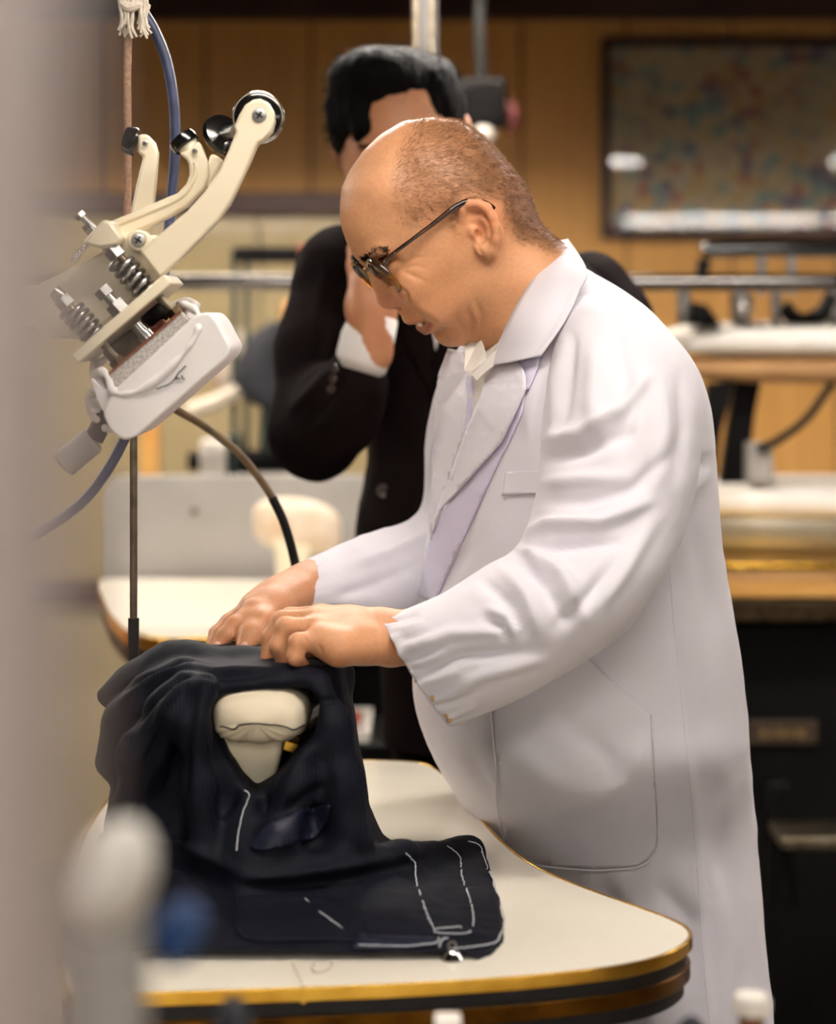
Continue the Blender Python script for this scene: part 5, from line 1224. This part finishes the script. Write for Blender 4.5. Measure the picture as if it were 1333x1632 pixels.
    MB().tube(lp, [0.0036+0.0008*math.sin(i*0.35)+0.0005*math.sin(i*0.9) for i in range(len(lp))], n=12).build('cover_hem', 'cover_white', e, smooth=180)
    lp2 = catmull([P(*Z2(x, y), yy) for (x, y), yy in (((300, 935), 2.10), ((300, 870), 2.14), ((330, 860), 2.19), ((540, 700), 2.215), ((760, 540), 2.215), ((850, 560), 2.20))], 7)
    MB().tube(lp2, .0038, n=12).build('cover_hem', 'cover_white', e, smooth=180)
    plate([(330, 925), (400, 990), (452, 1030), (450, 1130), (400, 1110), (372, 1050)], 2.075, 2.20, 'cover_corner', 'cover_white', e, 0.006, Z2, rad=6, seg=3)
    for a, b in (((630, 1000), (705, 968)), ((690, 985), (745, 935)), ((725, 940), (790, 872)), ((735, 930), (752, 955)), ((760, 930), (778, 950))):
        k = 5; pts = [P(*Z2(a[0]+(b[0]-a[0])*i/k+random.uniform(-6, 6), a[1]+(b[1]-a[1])*i/k+random.uniform(-6, 6)), 2.0665) for i in range(k+1)]
        MB().tube(pts, .0005, n=5).build('seam_thread', 'black_rubber', e)
    for pts in (((330, 1040), (280, 1090), (300, 1150), (360, 1170), (400, 1130)), ((360, 1210), (355, 1180), (400, 1150), (440, 1165), (400, 1210), (365, 1215)), ((300, 1000), (270, 1060), (300, 1110), (350, 1090)), ((280, 1060), (340, 1130), (400, 1110), (380, 1070))):
        pp_ = catmull([P(*Z2(x, y), 2.11+.01*(i % 2)) for i, (x, y) in enumerate(pts)], 6); MB().tube(pp_, .0034, n=8).build('cover_tie', 'cover_white', e, smooth=180)
    # grip and carrier arm going off behind the post
    MB().cyl(P(100, 742, 2.12), P(150, 700, 2.12), .013, n=24).build('grip', 'grey_paint', e, bevel=.003); MB().cyl(P(150, 700, 2.12), P(172, 655, 2.12), .009, n=18).build('grip_stem', 'black_rubber', e)
    MB().b2((-0.46, 2.157, P(0, 520, 2.17).z), (P(170, 0, 2.17).x, 2.20, P(0, 455, 2.17).z)).build('carrier_arm', 'cream', e, bevel=.006)
    MB().b2((-0.50, 2.13, 0.0), (-0.44, 2.23, 1.46)).build('column', 'cream', e, bevel=.008)
    MB().b2((-0.58, 2.03, 0.0), (-0.41, 2.33, 0.03)).build('base_plate', 'black_paint', e, bevel=.004)
press_head()
# ---------------------------------------------------------------- rope, rod, hoses
def ropes():
    e = empty('hanging_rope', tuple(P(204, 60, 2.28)), 'thin brown rope tied with frayed white string, top left', 'rope')
    MB().tube([P(209, -90, 2.28), P(206, 0, 2.28), P(203, 120, 2.28), P(204, 260, 2.28), P(203, 352, 2.28)], .0038, n=10).build('rope', 'rope_brown', e)
    for i in range(26):
        u0 = random.choice((random.uniform(190, 214), random.uniform(222, 238))); y = 2.275+random.uniform(-.008, .004)
        top = P(u0+random.uniform(-4, 4), -25, y); ln = random.uniform(38, 62)
        MB().tube(catmull([top, P(u0, 12, y), P(u0+random.uniform(-5, 5), ln*0.7, y), P(u0+random.uniform(-9, 9), ln, y)], 4), .0014, n=6).build('string_strand', 'string_white', e)
    MB().tube(catmull([P(196, 6, 2.27), P(206, 12, 2.268), P(222, 8, 2.27), P(236, 14, 2.275)], 5), .005, n=8).build('knot', 'string_white', e)
    MB().cyl(P(209, -90, 2.28), Vector((P(209, 0, 2.28).x, 2.28, 2.75)), .0038, n=8).build('rope_end', 'rope_brown', e)
    e = empty('control_rod', (P(213, 0, 2.33).x, 2.33, ZT), 'slim steel rod standing upright under the press head', 'rod')
    x = P(213, 0, 2.33).x
    MB().cyl((x, 2.33, P(0, 990, 2.33).z), (x, 2.33, P(0, 640, 2.33).z), .0038, n=14).build('rod', 'steel_dull', e)
    MB().cyl((x, 2.33, ZT), (x, 2.33, P(0, 985, 2.33).z), .0056, n=14).build('sleeve', 'black_rubber', e)
    h = catmull([P(214, -70, 2.42), P(226, 10, 2.42), P(246, 48, 2.42), P(266, 100, 2.42), P(277, 165, 2.42), P(279, 235, 2.42), P(274, 310, 2.42), P(266, 400, 2.42), P(250, 520, 2.42), P(222, 640, 2.42), P(198, 700, 2.42), P(165, 758, 2.42), P(125, 805, 2.42), P(60, 850, 2.42), P(-30, 900, 2.42), P(-60, 1100, 2.42), P(-60, 1760, 2.42), Vector((P(-60, 0, 2.42).x, 2.42, 0.006))], 6)
    tagd(MB().tube(h, .0056, n=12).build('blue_hose', 'hose_blue'), 'blue-grey rubber hose hanging in a long curve behind the press head', 'hose')
    e = empty('cloth_hose', tuple(P(440, 800, 2.40)), 'brown woven hose arching from the press head to the table', 'hose')
    a = catmull([P(240, 628, 2.36), P(280, 652, 2.45), P(330, 682, 2.55), P(380, 722, 2.60), P(418, 768, 2.61), P(438, 800, 2.61)], 6)
    b = catmull([P(434, 793, 2.61), P(450, 826, 2.61), P(463, 866, 2.61), P(474, 915, 2.61), P(484, 985, 2.61), P(492, 1100, 2.61), P(496, 1230, 2.61), Vector((P(496, 0, 2.61).x, 2.61, ZT+.001))], 6)
    MB().tube(a, .0046, n=12).build('woven_part', 'hose_brown', e); MB().tube(b, .0052, n=12).build('rubber_part', 'black_rubber', e)
ropes()
# ---------------------------------------------------------------- the man in the dark suit
p2 = empty('person', (0.06, 3.12, 0), 'dark-haired man in a dark suit with his hand to his face, behind the older man', 'person')
mat('suit_cloth', rgb(21, 14, 14), 0.75, col2=rgb(15, 10, 10), nscale=30, spec=0.035)
mat('skin_two', rgb(188, 132, 96), 0.5, sss=0.15, col2=rgb(176, 120, 86), nscale=30, bump=0.1, bscale=500, bdist=0.001)
def second():
    F = Field((-0.22, 2.74, 0.88), (0.34, 3.32, 1.76), 0.0034)
    q = lambda u, v, y: n3(P(u, v, y))
    F.ell(q(634, 215, 3.05), (.078, .095, .108), None, .02)
    F.ell(q(640, 290, 3.02), (.062, .07, .085), None, .03)
    F.ell(q(628, 285, 2.945), (.011, .018, .022), None, .012)                      # nose
    for s in (-1, 1):
        F.ell(q(634+s*38, 252, 2.965), (.018, .012, .010), None, .01, -1); F.ell(q(634+s*38, 253, 2.968), (.012, .010, .009), None, .006)
        F.ell(q(640+s*100, 232, 3.06), (.011, .016, .028), None, .008)
    F.ell(q(741, 212, 3.04), (.010, .016, .026), None, .006)
    F.chain([q(628, 322, 2.955), q(650, 320, 2.955)], .008, .008); F.chain([q(618, 327, 2.945), q(660, 324, 2.945)], .0025, .003, -1)
    F.chain([q(650, 300, 3.08), q(690, 400, 3.10)], [.06, .065], .03)
    F.ell(q(770, 620, 3.12), (.15, .09, .20), None, .04)
    F.chain([q(955, 500, 3.12), q(985, 720, 3.11), q(975, 900, 3.03), q(965, 960, 3.00)], [.045, .038, .026, .024], .02)
    F.chain([q(965, 960, 3.0), q(962, 1000, 2.985)], [.024, .027], .015)
    for i in range(4): F.chain([q(950+i*9, 1005, 2.97+.008*i), q(948+i*9, 1040, 2.965+.008*i), q(952+i*9, 1068-abs(i-1.5)*4, 2.972+.008*i)], [.0105, .0095, .008], .005)
    F.chain([q(948, 985, 2.985), q(930, 1015, 2.97), q(928, 1040, 2.968)], [.013, .0105, .0085], .008)
    F.chain([q(560, 440, 3.08), q(505, 700, 2.97), q(588, 560, 2.89), q(592, 525, 2.88)], [.045, .04, .026, .024], .02)
    # hand held to the face
    F.chain([q(592, 530, 2.88), q(588, 490, 2.875), q(590, 455, 2.878)], [.0235, .027, .026], .015); F.chain([q(605, 500, 2.885), q(612, 462, 2.888)], [.02, .02], .015)
    for i, (u, v, uu, vv) in enumerate(((570, 448, 566, 398), (585, 440, 584, 380), (602, 438, 604, 378), (618, 444, 624, 388))):
        F.chain([q(u, v, 2.885), q((u+uu)/2-2, (v+vv)/2, 2.89), q(uu, vv, 2.90), q(uu+8, vv-26, 2.915)], [.0115, .0105, .0095, .0075], .006)
    F.chain([q(612, 490, 2.875), q(634, 455, 2.885), q(645, 425, 2.90)], [.014, .0115, .009], .008)
    V, Q = F.nets(); V, Q = biggest(V, Q); V = relax(V, Q, 2, 0.5)
    link_mesh('body', np_mesh('body', V, Q), 'skin_two', p2, 180)
    # hair
    F = Field((-0.23, 2.88, 1.50), (0.12, 3.25, 1.78), 0.003)
    F.ell(q(633, 192, 3.075), (.090, .108, .097), None, .02)
    F.ell(q(560, 170, 3.03), (.026, .045, .055), None, .03); F.ell(q(700, 160, 3.04), (.028, .05, .05), None, .03)
    F.ell(q(600, 120, 3.0), (.055, .045, .035), None, .03)
    F.ell(q(650, 282, 2.945), (.056, .06, .058), None, .012, -1); F.ell(q(612, 268, 2.93), (.04, .045, .045), None, .012, -1)
    F.ell(q(640, 420, 3.02), (.2, .2, .125), None, .01, -1)
    F.chain([q(575, 175, 2.985), q(578, 205, 2.975), q(572, 222, 2.975)], [.016, .012, .004], .012); F.chain([q(538, 170, 3.02), q(534, 205, 3.01)], [.014, .006], .012)
    V, Q = F.nets(); V, Q = biggest(V, Q); V = relax(V, Q, 1, 0.5); N = vnormals(V, Q)
    V = V+N*(0.004*pnoise(V*np.array([1.4, 1, .45]), 60, 31))[:, None]
    HR = link_mesh('hair', np_mesh('hair', V, Q), 'hair_black', p2, 180)
    k = RNG.choice(len(V), 2600); N = vnormals(V, Q); d = N[k]*0.5+np.array([-0.25, -0.35, -0.15])+RNG.normal(0, .25, (len(k), 3))
    strands('hair_tufts', V[k]-N[k]*.002, d, RNG.uniform(.008, .02, len(k)), 0.0006, 'hair_black', HR)
    # jacket
    keys = [(372, 640, 770, .05, 0), (392, 600, 850, .08, 0), (420, 560, 940, .10, 0), (460, 535, 995, .115, 0), (520, 535, 1008, .12, 0), (620, 560, 1005, .12, 0), (720, 585, 995, .12, 0), (850, 568, 990, .12, 0), (950, 588, 990, .125, 0), (1050, 606, 995, .125, 0), (1180, 612, 992, .12, 0)]
    V, Q = torso_loft(keys, 3.13, math.radians(4), 90, 100, 2.5)
    J = cloth(V, Q, [], 'suit_jacket', 'suit_cloth', p2, 0.003, 41)
    F = Field((-0.24, 2.80, 1.10), (0.02, 3.20, 1.53), 0.0035)
    F.chain([q(590, 425, 3.10), q(548, 440, 3.07), q(512, 560, 3.02), q(503, 690, 2.97)], [.058, .062, .058, .054], .02)
    F.chain([q(503, 690, 2.97), q(540, 655, 2.93), q(566, 610, 2.905)], [.056, .05, .042], .03)
    V, Q = F.nets(); V, Q = biggest(V, Q); V = relax(V, Q, 2, .5); N = vnormals(V, Q); V = V+N*(0.004*pnoise(V, 18, 44))[:, None]
    V = folds(V, N, [([(520, 430), (505, 500), (500, 560)], .004, 10), ([(548, 470), (530, 540), (520, 620)], -.005, 9), ([(470, 650), (510, 610), (545, 560)], .006, 9), ([(490, 680), (520, 640), (550, 600)], -.005, 9)])
    S = link_mesh('sleeve', np_mesh('sleeve', V, Q), 'suit_cloth', J, 180)
    F = Field((0.17, 2.90, 0.92), (0.36, 3.24, 1.48), 0.0045)
    F.chain([q(940, 470, 3.12), q(968, 520, 3.12), q(985, 720, 3.11), q(975, 890, 3.03)], [.058, .06, .052, .042], .02)
    V, Q = F.nets(); V, Q = biggest(V, Q); V = relax(V, Q, 2, .5); N = vnormals(V, Q); V = V+N*(0.003*pnoise(V, 18, 46))[:, None]
    link_mesh('sleeve', np_mesh('sleeve', V, Q), 'suit_cloth', J, 180)
    sb = bvh_of(S)
    for u, v in ((534, 588), (531, 604), (528, 620)):
        p, n = hit(sb, u, v)
        if p is not None: MB().lathe(p+n*-.001, n if n.y < 0 else -n, [(0, .0055), (.002, .0062), (.0034, .005), (.003, .002)], 18).build('cuff_button', 'button_dark', S)
    jbv = bvh_of(J); p, n = hit(jbv, 611, 783)
    MB().lathe(p-Vector((0, .0, 0)), (0, -1, 0), [(0, .009), (.003, .010), (.0045, .0075), (.0035, .003)], 24).build('button', 'button_dark', J)
    lay_patch(jbv, [(655, 395), (740, 395), (715, 470), (695, 560), (680, 480)], 0.003, 8).build('shirt', 'shirt_white', p2, smooth=60, solid=.0015)
    lay_patch(jbv, [(738, 392), (775, 400), (790, 470), (760, 540), (700, 640), (690, 600), (712, 500)], 0.007, 8, smooth_y=4).build('lapel', 'suit_cloth', J, smooth=60, solid=.002)
    lay_patch(jbv, [(658, 392), (630, 400), (620, 470), (645, 540), (692, 640), (694, 600), (680, 500)], 0.007, 8, smooth_y=4).build('lapel', 'suit_cloth', J, smooth=60, solid=.002)
    for s in (-1, 1):
        ec = P(634+s*38, 253, 2.967); o = MB().ball(ec+Vector((0, -.002, 0)), (.010, .009, .0052)).build('eye', 'pad_white', p2); MB().ball(ec+Vector((-.001, -.0085, 0)), (.0045, .003, .0042)).build('iris', 'hair_black', o)
        n = 160; pp_ = np.array([n3(P(634+s*(38+random.uniform(-20, 20)), 234+random.uniform(-4, 4), 2.962)) for _ in range(n)]); strands('eyebrow', pp_, np.array([[s*.8, -.4, random.uniform(-.2, .3)] for _ in range(n)]), RNG.uniform(.006, .010, n), .0004, 'hair_black', p2)
    # shirt cuff
    rings = []
    for u, v, y, r in ((574, 592, 2.895, .030), (578, 572, 2.893, .033), (586, 540, 2.888, .033), (594, 512, 2.882, .032)):
        c = P(u, v, y); ax = Vector((0.28, 0.04, 0.95)); _, a, b = frame_of(ax)
        rings.append([c+(a*math.cos(t)+b*math.sin(t))*r+Vector((0, 0, (0.010*math.cos(t*1.0+2.2) if v < 530 else 0))) for t in np.linspace(0, 2*PI, 28, endpoint=False)])
    MB().loft(rings, caps=False).build('shirt_cuff', 'shirt_white', p2, smooth=180, solid=.0015)
    # trousers
    for dx in (-0.085, 0.085):
        MB().loft([[(0.14+dx+r*math.cos(t), 3.14+r*math.sin(t), z) for t in np.linspace(0, 2*PI, 20, endpoint=False)] for z, r in ((0.93, .095), (.5, .08), (.06, .07))]).build('trouser_leg', 'suit_cloth', p2)
        MB().loft([[(0.14+dx+r*math.cos(t), y, max(.001, h*.5+h*.5*math.sin(t))) for t in np.linspace(0, 2*PI, 14, endpoint=False)] for y, r, h in ((3.22, .02, .04), (3.2, .04, .08), (3.12, .044, .09), (3.02, .045, .06), (2.96, .03, .035))]).build('shoe', 'black_rubber', p2)
mat('button_dark', rgb(60, 48, 42), 0.25, col2=rgb(44, 36, 32), nscale=60)
mat('shirt_white', rgb(236, 232, 228), 0.7, col2=rgb(228, 224, 220), nscale=20)
second()
# ---------------------------------------------------------------- things close to the lens
pt = empty('steel_post', (-0.08, 0.32, 0), 'grey-beige steel post out of focus along the left edge', 'post')
x1 = P(142, 0, 0.34).x
MB().b2((x1-0.06, 0.30, 0.006), (x1, 0.34, 2.75)).build('shaft', 'post_paint', pt, bevel=.003)
MB().b2((x1-0.10, 0.26, 0.0), (x1+0.04, 0.38, 0.006)).build('foot_plate', 'post_paint', pt, bevel=.002)
def fore_bench():
    e = empty('low_bench', (0.0, 1.35, 0), 'plain workbench just below the picture, nearest the camera', 'bench')
    MB().b2((-0.75, 0.72, 0.76), (0.55, 1.66, 0.80)).build('top', 'table_white', e, bevel=.003)
    for x in (-0.7, 0.5):
        for y in (0.77, 1.61): MB().b2((x-.025, y-.025, 0), (x+.025, y+.025, 0.76)).build('leg', 'grey_paint', e, bevel=.003)
    # spindle with white cap
    s = empty('thread_spindle', (P(1198, 0, 1.55).x, 1.55, 0.80), 'brown spindle with round white cap, bottom right corner', 'spindle')
    x = P(1198, 0, 1.55).x; zt = P(0, 1582, 1.55).z
    MB().cyl((x, 1.55, .80), (x, 1.55, zt-.008), .0085, n=18).build('stick', 'wood_stick', s)
    MB().lathe((x, 1.55, zt-.014), (0, 0, 1), [(0, .0105), (.002, .0128), (.009, .0130), (.013, .0105), (.0145, .004)], 28).build('cap', 'pad_white', s)
    b = empty('chalk_box', (P(714, 0, 1.55).x, 1.55, 0.80), 'small white block at the bottom edge below the table', 'block')
    x = P(714, 0, 1.55).x; zt = P(0, 1626, 1.55).z
    MB().b2((x-.009, 1.545, .80), (x+.009, 1.57, zt)).build('block', 'pad_white', b, bevel=.002)
    def heap(u0, u1, v, Y, m, name, label):
        xa, xb = P(u0, 0, Y).x, P(u1, 0, Y).x; zt = P(0, v, Y).z; rings = []
        for t in np.linspace(0, 1, 15):
            s = math.sin(PI*min(max(t, .02), .98))**0.6; h = (zt-.80)*s
            rings.append([(xa+(xb-xa)*t, Y+.06*s*math.cos(a), .80+max(0, h*(0.5+0.5*math.sin(a)*1.0))) for a in np.linspace(0, 2*PI, 18, endpoint=False)])
        tagd(MB().loft(rings).build(name, m, smooth=180), label, 'cloth')
    heap(1020, 1190, 1622, 1.50, 'navy_cloth', 'folded_cloth', 'dark navy cloth heap at the bottom edge, right')
    heap(270, 470, 1588, 1.30, 'navy_cloth', 'folded_cloth', 'dark navy cloth heap at the bottom edge, left')
    # blurred white pad on a stand with a blue cloth
    w = empty('ironing_pad', (P(175, 0, 0.86).x, 0.86, 0.80), 'white egg-shaped ironing pad blurred behind the grey post', 'ironing pad')
    c0 = P(182, 1395, 0.86)
    MB().ball(c0, (.0145, .025, .021), R=Matrix.Rotation(0.35, 3, 'Y')).build('pad', 'pad_white', w)
    MB().lathe((c0.x, 0.86, .80), (0, 0, 1), [(0, .04), (.01, .04), (.02, .02), (c0.z-.80-.015, .012), (c0.z-.80, .012)], 24).build('stand', 'grey_paint', w)
    MB().ball(P(165, 1500, 0.88), (.014, .022, .018)).build('lower_pad', 'grey_paint', w)
    MB().ball(P(286, 1485, .90), (.0095, .02, .0125), R=Matrix.Rotation(0.5, 3, 'Y')).build('blue_wrap', 'blue_cloth', w)['label'] = 'blue cloth wrap on the side'
    MB().tube(catmull([P(180, 1450, .88), P(230, 1480, .89), P(280, 1490, .90)], 5), [.006]*11, n=10).build('wrap_neck', 'blue_cloth', w)
fore_bench()
